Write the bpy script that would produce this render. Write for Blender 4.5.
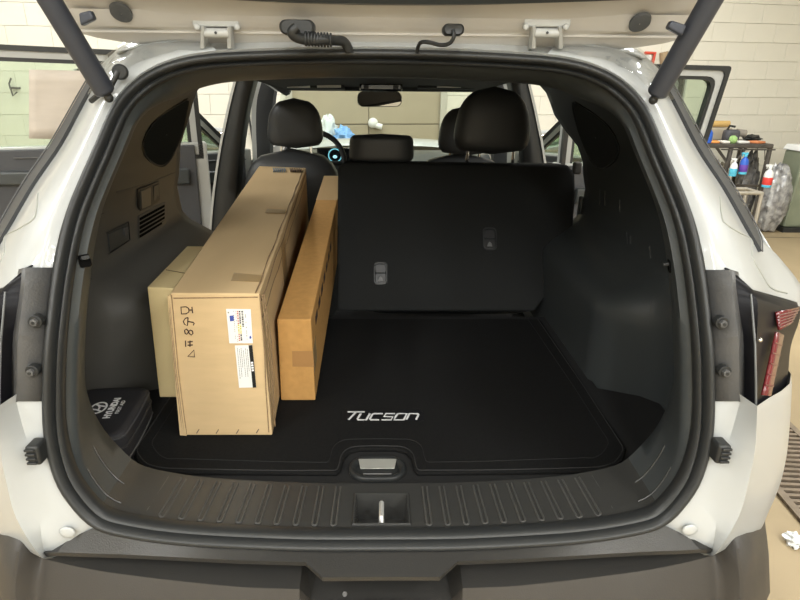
import bpy, bmesh, math, random
from math import sin, cos, tan, pi, radians as R, sqrt
from mathutils import Vector as V, Matrix, noise
from mathutils.bvhtree import BVHTree
random.seed(5)
for o in list(bpy.data.objects): bpy.data.objects.remove(o)
SC = bpy.context.scene; COL = SC.collection
# ------------------------------------------------------------------ camera
F = 580.0; PITCH = R(20.3); YAW = R(1.0); ROLL = R(-0.5); CX = 391.5
CAM = V((0, 0, 1.5))
fw = V((sin(YAW)*cos(PITCH), cos(YAW)*cos(PITCH), -sin(PITCH)))
rt = V((cos(YAW), -sin(YAW), 0)); up = rt.cross(fw)
rt, up = rt*cos(ROLL) - up*sin(ROLL), up*cos(ROLL) + rt*sin(ROLL)
cd = bpy.data.cameras.new('camera'); cam = bpy.data.objects.new('camera', cd); COL.objects.link(cam)
cd.sensor_width = 36; cd.shift_x = (400-CX)/800; cd.lens = 36*F/800; cd.clip_start = .02
cam.matrix_world = Matrix(((rt.x, up.x, -fw.x, CAM.x), (rt.y, up.y, -fw.y, CAM.y), (rt.z, up.z, -fw.z, CAM.z), (0, 0, 0, 1)))
SC.camera = cam
SC.view_settings.view_transform = 'Standard'; SC.view_settings.look = 'None'
SC.view_settings.gamma = 1; SC.view_settings.use_curve_mapping = False
SC.view_settings.exposure = 0.55
w = bpy.data.worlds.new('world'); SC.world = w; w.use_nodes = True
w.node_tree.nodes['Background'].inputs[0].default_value = (.9, .95, 1, 1)
w.node_tree.nodes['Background'].inputs[1].default_value = .3

def U(px, py, y=None, z=None, x=None):
    """the point of the plane y=, z= or x= on the sight line through a pixel of the photograph (a surveying aid)"""
    d = fw + rt*((px-CX)/F) + up*((300-py)/F)
    if y is not None: t = y/d.y
    elif z is not None: t = (z-CAM.z)/d.z
    else: t = x/d.x
    return CAM + d*t

# lamps of the workshop
def area_light(loc, sx, sy, power, col=(.985, 1, .985), rot=(0, 0, 0)):
    l = bpy.data.lights.new('tube_light', 'AREA'); l.shape = 'RECTANGLE'; l.size = sx; l.size_y = sy
    l.energy = power; l.color = col
    o = bpy.data.objects.new('tube_light', l); COL.objects.link(o); o.location = loc; o.rotation_euler = rot
    return o
LAMPS = [(-2.1, -1.6), (2.1, -1.6), (0.0, -2.6), (-3.4, 1.4), (3.4, 1.4), (-3.0, 4.3), (3.0, 4.3), (0, 4.6), (-3.6, -3.4), (3.6, -3.4)]
for lx, ly in LAMPS:
    area_light((lx, ly, 3.72), .32, 2.3, (46 if lx < 0 and ly > 4 else 60) if ly > 0 else 58)
for lx in (-.7, 2.2): area_light((lx, -5.4, 3.72), .32, 2.3, 125)  # unseen rear pair, added to send flatter light into the boot
# ------------------------------------------------------------------ materials
MATS = {}
def mat(name, col, rough=.5, metal=0, coat=0, bump=0, bscale=200, var=0, vscale=3, emit=0, spec=.5, trans=0, ior=1.45, alpha=1, col2=None, stretch=None, sheen=0):
    if name in MATS: return MATS[name]
    m = bpy.data.materials.new(name); m.use_nodes = True; nt = m.node_tree; b = nt.nodes['Principled BSDF']
    def L(a, c): nt.links.new(a, c)
    b.inputs['Base Color'].default_value = (*col, 1); b.inputs['Roughness'].default_value = rough
    b.inputs['Metallic'].default_value = metal; b.inputs['Coat Weight'].default_value = coat
    b.inputs['Coat Roughness'].default_value = .06
    b.inputs['Specular IOR Level'].default_value = spec
    b.inputs['Transmission Weight'].default_value = trans; b.inputs['IOR'].default_value = ior
    b.inputs['Alpha'].default_value = alpha
    b.inputs['Sheen Weight'].default_value = sheen
    if emit: b.inputs['Emission Color'].default_value = (*col, 1); b.inputs['Emission Strength'].default_value = emit
    if var or bump:
        tc = nt.nodes.new('ShaderNodeTexCoord'); mp = nt.nodes.new('ShaderNodeMapping'); L(tc.outputs['Object'], mp.inputs[0])
        if stretch: mp.inputs['Scale'].default_value = stretch
    if var:
        n = nt.nodes.new('ShaderNodeTexNoise'); n.inputs['Scale'].default_value = vscale; n.inputs['Detail'].default_value = 5
        L(mp.outputs[0], n.inputs['Vector'])
        r = nt.nodes.new('ShaderNodeValToRGB'); r.color_ramp.elements[0].position = .3; r.color_ramp.elements[1].position = .7
        c2 = col2 or tuple(c*(1-var) for c in col)
        r.color_ramp.elements[0].color = (*c2, 1); r.color_ramp.elements[1].color = (*col, 1)
        L(n.outputs['Fac'], r.inputs[0]); L(r.outputs[0], b.inputs['Base Color'])
    if bump:
        n = nt.nodes.new('ShaderNodeTexNoise'); n.inputs['Scale'].default_value = bscale; n.inputs['Detail'].default_value = 3
        L(mp.outputs[0], n.inputs['Vector'])
        bp = nt.nodes.new('ShaderNodeBump'); bp.inputs['Strength'].default_value = bump; bp.inputs['Distance'].default_value = .002
        L(n.outputs['Fac'], bp.inputs['Height']); L(bp.outputs[0], b.inputs['Normal'])
    MATS[name] = m; return m
paint = mat('white_car_paint', (.43, .445, .445), .32, coat=.4)
paint_in = mat('white_inner_paint', (.42, .43, .42), .4, coat=.2)
rubber = mat('black_rubber', (.022, .0235, .024), .42, bump=.05)
plastic = mat('grained_black_plastic', (.042, .042, .041), .42, bump=.25, bscale=420)
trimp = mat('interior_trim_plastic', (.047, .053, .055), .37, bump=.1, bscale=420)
silltrim = mat('sill_plastic', (.040, .040, .038), .27, bump=.2, bscale=500)
bumperp = mat('bumper_plastic', (.036, .035, .033), .40, bump=.25, bscale=400)
bracketp = mat('grey_textured_plastic', (.10, .10, .10), .5, bump=.3, bscale=300, var=.15, vscale=25)
gloss = mat('gloss_black', (.012, .013, .015), .12, coat=.5)
carpet = mat('black_carpet', (.0125, .0125, .0124), .95, bump=.8, bscale=600, var=.25, vscale=160, spec=.1)
carpet2 = mat('black_board_carpet', (.022, .022, .022), .9, bump=.8, bscale=500, spec=.15)
seatfab = mat('seat_back_felt', (.021, .022, .022), .9, bump=.5, bscale=500, spec=.15)
leather = mat('black_leather', (.036, .038, .040), .45, bump=.15, bscale=300)
headliner = mat('dark_headliner', (.045, .047, .05), .95)
strutm = mat('strut_dark_metal', (.052, .058, .075), .4, metal=.2)
chrome = mat('chrome', (.7, .7, .7), .15, metal=1)
steel = mat('zinc_steel', (.55, .55, .53), .32, metal=.85)
whitep = mat('white_print', (.85, .86, .86), .5)
card1 = mat('tan_cardboard', (.62, .45, .25), .85, var=.09, vscale=9, bump=.12, bscale=90, stretch=(1, .2, 5), spec=.2)
card2 = mat('pale_cardboard', (.90, .72, .385), .85, var=.06, vscale=9, spec=.2)
card3 = mat('orange_cardboard', (.56, .31, .105), .85, var=.12, vscale=60, bump=.1, bscale=90, spec=.2)
cardedge = mat('cardboard_edge', (.33, .22, .12), .9, var=.4, vscale=120)
tapem = mat('brown_tape', (.37, .25, .115), .35)
ink = mat('brown_ink', (.05, .025, .02), .7)
paper = mat('label_paper', (.78, .78, .76), .6)
blueink = mat('blue_ink', (.05, .08, .35), .5); greyink = mat('grey_ink', (.28, .27, .27), .6); yelink = mat('yellow_ink', (.6, .52, .1), .6)
blk = mat('black_ink', (.01, .01, .01), .5)
def glassmat(name, tint, rough=0.0):
    m = bpy.data.materials.new(name); m.use_nodes = True; nt = m.node_tree; nt.nodes.clear()
    o = nt.nodes.new('ShaderNodeOutputMaterial'); mx = nt.nodes.new('ShaderNodeMixShader'); t = nt.nodes.new('ShaderNodeBsdfTransparent')
    g = nt.nodes.new('ShaderNodeBsdfGlossy'); g.inputs['Roughness'].default_value = rough + .02
    t.inputs[0].default_value = (*tint, 1); mx.inputs[0].default_value = .07
    nt.links.new(t.outputs[0], mx.inputs[1]); nt.links.new(g.outputs[0], mx.inputs[2]); nt.links.new(mx.outputs[0], o.inputs[0]); return m
greenglass = glassmat('green_tint_glass', (.80, .87, .80)); clearglass = glassmat('windscreen_glass', (.80, .86, .78))
privacy = glassmat('privacy_glass', (.012, .016, .018)); clearfilm = glassmat('clear_film', (.93, .94, .94), .12); clearfilm.node_tree.nodes['Mix Shader'].inputs[0].default_value = .28
# ------------------------------------------------------------------ builders
WORLD = {}
class MB:
    def __init__(s): s.v = []; s.f = []
    def add(s, vs, fs):
        n = len(s.v); s.v += [V(p) for p in vs]; s.f += [tuple(i+n for i in f) for f in fs]; return s
    def hexa(s, c):   # 8 corners: bottom 0..3 ccw, top 4..7
        return s.add(c, [(0, 3, 2, 1), (4, 5, 6, 7), (0, 1, 5, 4), (1, 2, 6, 5), (2, 3, 7, 6), (3, 0, 4, 7)])
    def box(s, c, size, M=None):
        hx, hy, hz = size[0]/2, size[1]/2, size[2]/2; c = V(c)
        p = [V((-hx, -hy, -hz)), V((hx, -hy, -hz)), V((hx, hy, -hz)), V((-hx, hy, -hz)), V((-hx, -hy, hz)), V((hx, -hy, hz)), V((hx, hy, hz)), V((-hx, hy, hz))]
        if M is not None: p = [M @ q for q in p]
        return s.hexa([c+q for q in p])
    def tube(s, pts, r, seg=10, caps=True, flat=None):
        pts = [V(p) for p in pts]; n = len(pts); rs = r if isinstance(r, (list, tuple)) else [r]*n
        vs = []; prev = None
        for i, p in enumerate(pts):
            t = (pts[min(i+1, n-1)]-pts[max(i-1, 0)]).normalized()
            if prev is None: a = t.orthogonal().normalized()
            else: a = (prev - t*prev.dot(t)).normalized()
            prev = a; b = t.cross(a)
            for k in range(seg):
                q = 2*pi*k/seg; vs.append(p + (a*cos(q)+b*sin(q))*rs[i])
        fs = [(i*seg+k, i*seg+(k+1) % seg, (i+1)*seg+(k+1) % seg, (i+1)*seg+k) for i in range(n-1) for k in range(seg)]
        if caps: fs += [tuple(range(seg))[::-1], tuple((n-1)*seg+k for k in range(seg))]
        return s.add(vs, fs)
    def prism(s, poly, d):   # planar polygon of 3D points, pushed by d
        d = V(d); n = len(poly); vs = [V(p) for p in poly] + [V(p)+d for p in poly]
        return s.add(vs, [tuple(range(n))[::-1], tuple(range(n, 2*n))] + [(i, (i+1) % n, n+(i+1) % n, n+i) for i in range(n)])
    def frame(s, outer, inner, d):
        d = V(d); n = len(outer); vs = [V(p) for p in outer]+[V(p) for p in inner]; vs += [p+d for p in vs]; fs = []
        for i in range(n):
            j = (i+1) % n
            fs += [(i, j, n+j, n+i), (2*n+i, 3*n+i, 3*n+j, 2*n+j), (i, 2*n+i, 2*n+j, j), (n+i, n+j, 3*n+j, 3*n+i)]
        return s.add(vs, fs)
    def grid(s, rows, closed=False):
        n = len(rows[0]); vs = [p for r in rows for p in r]; fs = []
        for i in range(len(rows)-1):
            for j in range(n if closed else n-1):
                k = (j+1) % n; fs.append((i*n+j, i*n+k, (i+1)*n+k, (i+1)*n+j))
        return s.add(vs, fs)
    def ell(s, c, r, nu=20, nv=12, M=None, p=1.0, zmin=-1):
        c = V(c); rows = []
        def sg(a): return math.copysign(abs(a)**p, a)
        for i in range(nv+1):
            a = -pi/2+pi*i/nv; row = []
            for j in range(nu):
                b = 2*pi*j/nu
                q = V((r[0]*sg(cos(a))*sg(cos(b)), r[1]*sg(cos(a))*sg(sin(b)), r[2]*max(zmin, sg(sin(a)))))
                row.append(c+(M @ q if M is not None else q))
            rows.append(row)
        return s.grid(rows, True)
    def build(s, name, m, parent=None, smooth=True, ang=35, bevel=0, bseg=2, thick=0, sub=0, label=None, cat=None, group=None, kind=None, mirror=False, off=0):
        vs = [V((-p.x, p.y, p.z)) for p in s.v] if mirror else s.v
        c = sum(vs, V())/len(vs) if parent is not None else V((sum(p.x for p in vs)/len(vs), sum(p.y for p in vs)/len(vs), min(p.z for p in vs)))
        me = bpy.data.meshes.new(name); me.from_pydata([p-c for p in vs], [], s.f); me.update()
        bm = bmesh.new(); bm.from_mesh(me); bmesh.ops.recalc_face_normals(bm, faces=bm.faces[:]); bm.to_mesh(me); bm.free()
        if smooth:
            me.polygons.foreach_set('use_smooth', [True]*len(me.polygons))
            me.set_sharp_from_angle(angle=R(ang))
        o = bpy.data.objects.new(name, me); COL.objects.link(o)
        for mm in (m if isinstance(m, (list, tuple)) else [m]): me.materials.append(mm)
        if parent is not None: o.parent = parent; o.location = c - WORLD[parent.name]
        else: o.location = c
        WORLD[o.name] = c
        if thick: md = o.modifiers.new('s', 'SOLIDIFY'); md.thickness = thick; md.offset = off
        if bevel: md = o.modifiers.new('b', 'BEVEL'); md.width = bevel; md.segments = bseg; md.limit_method = 'ANGLE'; md.angle_limit = R(30)
        if sub: md = o.modifiers.new('u', 'SUBSURF'); md.levels = sub; md.render_levels = sub
        tag(o, label, cat, group, kind); return o
def tag(o, label=None, cat=None, group=None, kind=None):
    if label: o['label'] = label
    if cat: o['category'] = cat
    if group: o['group'] = group
    if kind: o['kind'] = kind
    return o
def thing(name, loc, label, cat, group=None):
    o = bpy.data.objects.new(name, None); COL.objects.link(o); o.location = loc; o.empty_display_size = .1; WORLD[o.name] = V(loc)
    return tag(o, label, cat, group)
def crv(pts, n, closed=False):
    pts = [V(p) for p in pts]; m = len(pts)
    segs = m if closed else m-1
    def g(i): return pts[i % m] if closed else (pts[i] if 0 <= i < m else (2*pts[0]-pts[1] if i < 0 else 2*pts[-1]-pts[-2]))
    dense = []
    for i in range(segs):
        a, b, c, d = g(i-1), g(i), g(i+1), g(i+2)
        t1 = (c-a); t2 = (d-b); L = (c-b).length
        t1 = t1.normalized()*L if t1.length > 1e-9 else t1; t2 = t2.normalized()*L if t2.length > 1e-9 else t2
        for k in range(12):
            t = k/12; dense.append(b*(2*t**3-3*t*t+1)+t1*(t**3-2*t*t+t)+c*(-2*t**3+3*t*t)+t2*(t**3-t*t))
    dense.append(g(segs).copy())
    cum = [0]
    for i in range(1, len(dense)): cum.append(cum[-1]+(dense[i]-dense[i-1]).length)
    out = []; k = 0; tot = cum[-1]; cnt = n if closed else n-1
    for i in range(n):
        s_ = tot*i/cnt
        while k < len(cum)-2 and cum[k+1] < s_: k += 1
        q = (s_-cum[k])/max(1e-9, cum[k+1]-cum[k]); out.append(dense[k].lerp(dense[k+1], min(1, q)))
    return out
def kn(pts, per=6):
    """smooth curve that keeps its knots at fixed indices"""
    pts = [V(p) for p in pts]; m = len(pts); out = []
    def g(i): return pts[i] if 0 <= i < m else (2*pts[0]-pts[1] if i < 0 else 2*pts[-1]-pts[-2])
    for i in range(m-1):
        a, b, c, d = g(i-1), g(i), g(i+1), g(i+2); L = (c-b).length
        t1 = (c-a).normalized()*L; t2 = (d-b).normalized()*L
        for k in range(per):
            t = k/per; out.append(b*(2*t**3-3*t*t+1)+t1*(t**3-2*t*t+t)+c*(-2*t**3+3*t*t)+t2*(t**3-t*t))
    out.append(pts[-1].copy()); return out
def lin(tbl, v):
    if v <= tbl[0][0]: return tbl[0][1]
    for (a, b), (c, d) in zip(tbl, tbl[1:]):
        if v <= c: t = (v-a)/(c-a); return b+(d-b)*t
    return tbl[-1][1]
def sst(a, b, v): t = max(0, min(1, (v-a)/(b-a))); return t*t*(3-2*t)
def rrect(w_, h_, r, k=5):
    out = []
    for cx, cy, a0 in ((w_/2-r, h_/2-r, 0), (-w_/2+r, h_/2-r, 90), (-w_/2+r, -h_/2+r, 180), (w_/2-r, -h_/2+r, 270)):
        for i in range(k+1): a = R(a0+90*i/k); out.append((cx+r*cos(a), cy+r*sin(a)))
    return out
def ribbon(mb, pts, wd, Fn, closed=False, wx=None):
    """flat stroke along 2D points mapped to the surface by Fn(u,v,h)"""
    P = [V((p[0], p[1])) for p in pts]
    n = len(P); A = []; B = []
    for i in range(n):
        a = P[(i-1) % n] if (closed or i > 0) else P[i]; b = P[(i+1) % n] if (closed or i < n-1) else P[i]
        d = (b-a); d = d.normalized() if d.length else V((1, 0)); nn = V((-d.y, d.x)); A.append(P[i]+nn*wd/2); B.append(P[i]-nn*wd/2)
    m = n if closed else n-1
    vs = [Fn(p.x, p.y, .0008) for p in A]+[Fn(p.x, p.y, .0008) for p in B]+[Fn(p.x, p.y, 0) for p in A]+[Fn(p.x, p.y, 0) for p in B]; fs = []
    for i in range(m):
        j = (i+1) % n; fs += [(i, j, n+j, n+i), (i, 2*n+i, 2*n+j, j), (n+i, n+j, 3*n+j, 3*n+i)]
    mb.add(vs, fs)
def text_mesh(s, size=1, bold=0):
    c = bpy.data.curves.new('t', 'FONT'); c.body = s; c.size = size; c.offset = bold; c.resolution_u = 3
    o = bpy.data.objects.new('t', c); COL.objects.link(o)
    dg = bpy.context.evaluated_depsgraph_get(); me = bpy.data.meshes.new_from_object(o.evaluated_get(dg))
    vs = [v.co.copy() for v in me.vertices]; fs = [tuple(p.vertices) for p in me.polygons]
    bpy.data.objects.remove(o); bpy.data.meshes.remove(me); return vs, fs
def text_on(mb, s, size, Fn, u0, v0, sx=1, shear=0, bold=0, wid=None):
    vs, fs = text_mesh(s, size, bold)
    if wid: mx = max(v.x for v in vs); sx = wid/mx
    mb.add([Fn(u0+(v.x)*sx+v.y*shear, v0+v.y, .0009) for v in vs], fs)
# ------------------------------------------------------------------ car
CAR = thing('car', (0, 2.9, 0), 'white five-door car seen from behind with its tailgate raised and rear doors open', 'car')
YT = [(.5, .80), (.74, .79), (.85, .80), (1.1, .86), (1.25, .93), (1.4, 1.04), (1.5, 1.12), (1.56, 1.18), (1.7, 1.22)]
def Yo(z): return lin(YT, z)
def S(px, py, dy=0):
    y = .9
    for _ in range(25): y = .5*y+.5*(Yo(U(px, py, y=y).z)+dy)
    return U(px, py, y=y)
OUT = [(380, 551), (450, 550.5), (500, 548.5), (560, 545), (600, 541), (635, 535), (664, 527), (682, 510), (699, 487), (707, 465), (711, 450), (714, 430),
       (715, 400), (714, 350), (709, 300), (705, 270), (695, 222), (682, 187), (666, 150), (658, 130), (647, 106), (632, 89), (615, 76), (590, 65), (560, 58.5), (525, 55.5), (460, 52), (380, 50)]
oh = [S(*p) for p in OUT]; oh[0].x = 0; oh[-1].x = 0
ol = oh + [V((-p.x, p.y, p.z)) for p in oh[-2:0:-1]]
N = 220
OC = crv(ol, N, True)
for _ in range(2): OC = [(OC[i-1]+OC[i]*2+OC[(i+1) % N])/4 for i in range(N)]
def inward(i):
    t = (OC[(i+2) % N]-OC[i-2]); t = V((t.x, 0, t.z)).normalized(); return V((-t.z, 0, t.x))
NI = [inward(i) for i in range(N)]
if NI[0].z < 0: NI = [-n for n in NI]
def ring(prof, idx=None):
    """rows along the opening, one per profile point; prof(i) -> list of (inward, forward)"""
    idx = idx if idx is not None else list(range(N))
    cols = [[OC[i % N]+NI[i % N]*a+V((0, b, 0)) for a, b in prof(i % N)] for i in idx]
    return [[c[k] for c in cols] for k in range(len(cols[0]))]
MB().grid(ring(lambda i: [(-.004, .03), (-.002, .004), (.001, -.003), (.006, -.006), (.011, -.003), (.013, .006), (.0145, .012), (.017, .009), (.0195, .006), (.023, .008), (.025, .016), (.024, .026), (.021, .034)]), True).build('weatherstrip', rubber, CAR, ang=70)
def bot(i): return 1-sst(.80, .98, OC[i].z)
def topw(i): return sst(1.42, 1.53, OC[i].z)
def tprof(i):
    b = bot(i); t = topw(i); s_ = 1-b
    P = [((.017, .030), (.018, .030), (.018, .030)), ((.014, .040), (.023, .037), (.024, .038)), ((.015, .048), (.031, .044), (.032, .050)), ((.013, .060), (.028, .065), (.040, .07)), ((.010, .10), (.019, .10), (.046, .10)), ((.006, .138), (.007, .13), (.047, .13)), ((.003, .178), (-.005, .155), (.042, .16)), ((-.02, .184), (-.02, .18), (.03, .18))]
    return [tuple(q[0][j]*b+q[1][j]*(1-b)*(1-t)+q[2][j]*t for j in (0, 1)) for q in P]
side_i = [i for i in range(N) if OC[i].x > 0 and .795 < OC[i].z < 1.52]
i0, i1 = min(side_i), max(side_i)
SIDE = list(range(i0, i1+1)); BOT = list(range(-i0, i0+1)); TOP = list(range(i1, N-i1+1))
for mir in (False, True):
    MB().grid(ring(tprof, SIDE)).build('rear_pillar_trim', trimp if not mir else trimp, CAR, ang=60, mirror=mir)
srows = ring(tprof, BOT); sm = MB().grid(srows); nb = len(BOT); mid = nb//2; KC = 3
sm.f = [f for f in sm.f if not (2 <= f[0]//nb < 5 and mid-KC <= f[0] % nb < mid+KC)]
sill = sm.build('sill_plate', silltrim, CAR, ang=50)
# latch pocket: the hole's rim, four walls and floor
rim = [srows[2][j] for j in range(mid-KC, mid+KC+1)] + [srows[r_][mid+KC] for r_ in (3, 4)] + [srows[5][j] for j in range(mid+KC, mid-KC-1, -1)] + [srows[r_][mid-KC] for r_ in (4, 3)]
cc = sum(rim, V())/len(rim)
def sc(f, dz, dy=0): return [V((cc.x+(p.x-cc.x)*f, cc.y+(p.y-cc.y)*f+dy, p.z+dz)) for p in rim]
m = MB().grid([sc(1.10, .0005), sc(1.06, .004), sc(1.01, .004), sc(.97, -.004), sc(.90, -.05, -.004)], True)
m.add(sc(.90, -.05, -.004), [tuple(range(len(rim)))]); lpk = m.build('latch_pocket', silltrim, CAR, ang=40)
m = MB().tube([(cc.x, cc.y+.026, cc.z-.05), (cc.x, cc.y+.026, cc.z-.006), (cc.x, cc.y+.018, cc.z+.002), (cc.x, cc.y-.022, cc.z+.002), (cc.x, cc.y-.028, cc.z-.006), (cc.x, cc.y-.028, cc.z-.05)], .0048, 8)
m.build('striker', mat('bright_zinc', (.75, .75, .72), .35, metal=.6), lpk)
m = MB().box((cc.x, cc.y-.034, cc.z-.044), (.075, .012, .006)); m.build('striker_plate', silltrim, lpk, bevel=.001)
MB().grid(ring(tprof, TOP)).build('roof_edge_trim', trimp, CAR, ang=60)
ribm = mat('rib_highlight_plastic', (.075, .074, .07), .3)  # paler than the sill plate: the ribs' highlight is put into the colour
# ribs pressed into the sill plate: raised U outlines, left and right of the latch pocket
def sillp(x, f, h=.0015):
    z0 = 1; best = min(range(N), key=lambda i: (OC[i].x-x)**2+(OC[i].z-.75)**2*4)
    p = OC[best]; a = lin([(.048, .015), (.06, .013), (.10, .010), (.14, .006), (.178, .003)], f)
    return V((x, p.y+f, p.z+a+h))
for sgn in (-1, 1):
    for k in range(11):
        x = sgn*(.086+k*.0338)
        m = MB(); pts = []
        for t in range(7): pts.append(sillp(x-.0045, .165-.115*t/6, .0008))
        for t in range(1, 6): a = pi*t/6; pts.append(sillp(x-.0045*cos(a), .050-.006*sin(a), .0008))
        for t in range(7): pts.append(sillp(x+.0045, .050+.115*t/6, .0008))
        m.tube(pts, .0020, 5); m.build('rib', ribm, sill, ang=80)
    # long curved grooves in the corners
    for (a0, a1, ff, ww) in ((14, 4, .062, 0), (12, 1, .125, 0)):
        idx = [i0-2+t for t in range(7)] if ff < .1 else [i0-1+t for t in range(7)]
        r_ = ring(tprof, idx); fr = 2.9 if ff < .1 else 4.2; k0 = int(fr); tt = fr-k0
        pts = [r_[k0][j].lerp(r_[k0+1][j], tt)+V((0, -.0005, .0012)) for j in range(len(idx))]
        if sgn < 0: pts = [V((-p.x, p.y, p.z)) for p in pts]
        MB().tube(pts, .0016, 6).build('rib', silltrim, sill)
def tray(name, c, wx, wy, dep, wall, mt, par, lab=None, rot=0):
    m = MB(); o_ = [V((c.x+p[0], c.y+p[1], c.z)) for p in rrect(wx, wy, min(wx, wy)*.18, 4)]
    i_ = [V((c.x+p[0]*(1-2*wall/wx), c.y+p[1]*(1-2*wall/wy), c.z)) for p in rrect(wx, wy, min(wx, wy)*.18, 4)]
    m.grid([[p+V((0, 0, -dep)) for p in o_], o_, [p+V((0, 0, .0015)) for p in o_], [p+V((0, 0, .0015)) for p in i_], [p+V((0, 0, -dep*.9)) for p in i_]], True)
    n = len(i_); m.add([p+V((0, 0, -dep*.9)) for p in i_], [tuple(range(n))])
    return m.build(name, mt, par, label=lab)
# ---- white body shell round the opening (right side traced, left side mirrored)
def SS(l, dy=0, ys=None): return [S(p[0], p[1], dy) if len(p) == 2 else U(p[0], p[1], y=p[2]) for p in l]
C0 = SS([(545, 57), (600, 69), (632, 89), (647, 106), (666, 150), (682, 187), (695, 222), (702, 250), (706, 272), (709, 300)], .012)
C1 = SS([(548, 53), (606, 62), (639, 83), (654, 103), (675, 147), (691, 182), (706, 219), (714, 247), (721, 272), (726, 300)], .004)
C2 = SS([(552, 48, 1.20), (614, 53, 1.19), (648, 76, 1.17), (664, 100, 1.16), (684, 140, 1.11), (705, 178, 1.05), (722, 210, 1.0), (735, 240, .96), (745, 272, .925), (750, 300, .90)])
C3 = SS([(555, 44, 1.24), (622, 47, 1.25), (656, 74, 1.27), (672, 102, 1.27), (697, 150, 1.25), (722, 188, 1.20), (744, 227, 1.13), (758, 252, 1.08), (770, 285, 1.02), (773, 310, 1.0)])
C4 = SS([(557, 42, 1.26), (625, 44, 1.28), (661, 72, 1.31), (677, 100, 1.31), (705, 150, 1.30), (730, 188, 1.25), (754, 232, 1.19), (776, 256, 1.22), (797, 284, 1.20), (800, 305, 1.18)])
C5 = [V((p.x*1.0+.004+(.02 if p.z < 1.2 else 0), 2.05, p.z+(.03 if p.z > 1.3 else .005))) for p in C4]
shellc = [kn(c, 6) for c in (C0, C1, C2, C3, C4, C5)]
def shell(mir):
    m = MB(); rows = []
    for a, b in zip(shellc, shellc[1:]):
        pass
    cols = [kn([c[j] for c in shellc], 4) for j in range(len(shellc[0]))]
    m.grid([[c[k] for c in cols] for k in range(len(cols[0]))])
    m0 = MB().add(m.v, m.f)
    q = m.build('quarter_panel', paint, CAR, ang=80, mirror=mir)
    # black window edge strip
    s3 = kn(C3[2:8], 6); s4 = kn(C4[2:7]+[C3[7]+V((-.002, .0, .0))], 6)
    e = MB(); off = V((.004, -.006, .003)); mid_ = [(a+b)/2+off for a, b in zip(s3, s4)]
    e.grid([s3, [a+off for a in s3], mid_, [a+off for a in s4], [a+V((0, .02, 0)) for a in s4]])
    e.build('window_edge_strip', mat('edge_strip', (.05, .052, .055), .45), q, mirror=mir)
    e = MB().tube([a+off*1.2+V((.001, 0, 0)) for a in s4], .0014, 6); e.build('window_edge_chrome', bracketp, q, mirror=mir)
    # quarter glass behind the strip
    gl = [a+V((0, .01, 0)) for a in s4]; gl2 = [V((p.x+.005, 2.0, p.z+.01)) for p in gl]
    MB().grid([gl, gl2]).build('quarter_glass', MATS['edge_strip'], q, mirror=mir)
    # shut line that runs from the window corner to the lamp
    ln = SS([(720, 197, .985), (721, 212, .985), (724, 222, .985), (738, 232, 1.0), (752, 241, 1.03), (752, 256, 1.03), (762, 275, 1.02), (770, 287, 1.01), (787, 293, 1.05)])
    bt = BVHTree.FromPolygons(m0.v, m0.f)
    def near(p):
        d = (p-CAM).normalized(); h = bt.ray_cast(CAM, d); return (h[0] if h[0] else p)-d*.0015
    MB().tube([near(p) for p in kn(ln, 10)], .0016, 5).build('shut_line', mat('shutline_grey', (.35, .36, .33), .6), q, mirror=mir)
    # lower quarter below the lamp
    r = [SS([(714, 392), (737, 392), (757, 406, .80), (791, 374, 1.03)]),
         SS([(715, 400), (738, 402), (757, 414, .795), (792, 386, 1.02)]),
         SS([(711, 450), (725, 450), (755, 450, .785), (788, 446, 1.0)]),
         SS([(707, 465), (720, 478), (749, 480, .78), (782, 476, .98)]),
         SS([(699, 487), (716, 510), (739, 516, .775), (770, 504, .95)]),
         SS([(664, 527), (710, 549), (715, 554, .765), (761, 522, .93)])
         ]
    for row in r:
        row[0] = row[0]+V((0, .012, 0)); row[1] = row[1]+V((0, -.004, 0))
        p = row[3]; row.append(V((p.x+.03, p.y+.18, p.z))); row.append(V((p.x+.045, 1.35, p.z)))
    r.append([p+V((0, .035 if k < 3 else .0, -.045)) for k, p in enumerate(r[-1])])
    r[-1][2] = r[-2][2]+V((0, .02, -.02)); r[-1][3] = r[-2][3]+V((-.01, .03, -.03))
    m = MB(); rr = []
    for row in r: rr.append([row[0], row[0].lerp(row[1], .5), row[1], row[1].lerp(row[2], .5), row[2]] + kn(row[2:], 4)[1:])
    rr2 = []
    colz = [kn([a[j] for a in rr], 5) for j in range(len(rr[0]))]
    m.grid([[c[k] for c in colz] for k in range(len(colz[0]))])
    ql = m.build('rear_corner_panel', paint, CAR, ang=28, mirror=mir)
    # moulded round dimple
    c = S(690, 530, -.004); n = V((.1, -1, .35)).normalized()
    MB().ell(c, (.0135, .004, .0115), 20, 8).build('access_plug', paint, ql, mirror=mir)
    # rubber bump stop
    c = S(719, 450, -.012)
    b_ = MB().box(c, (.022, .03, .036)); 
    bs = b_.build('bump_stop', rubber, CAR, bevel=.005, bseg=3, mirror=mir)
    for k in range(4): MB().box(c+V((.002, -.0165, -.012+k*.008)), (.016, .004, .004)).build('stop_rib', rubber, bs, bevel=.001, mirror=mir)
    # grey bracket beside the lamp with two bolts
    bp = [[(705, 270), (731, 270), (737, 272)], [(708, 290), (732, 290), (741, 296)], [(713, 340), (737, 336), (742, 340)], [(714, 346), (738, 346), (743, 350)], [(715, 401), (738, 401), (743, 404)]]
    dys = [[.008, -.016, .0], [.008, -.018, 0], [.008, -.018, 0], [.008, -.006, .006], [.008, -.006, .006]]
    rows = [[S(p[0], p[1], d) for p, d in zip(a, b)] for a, b in zip(bp, dys)]
    br = MB().grid(rows).build('lamp_bracket', bracketp, CAR, ang=20, thick=.004, mirror=mir)
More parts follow.
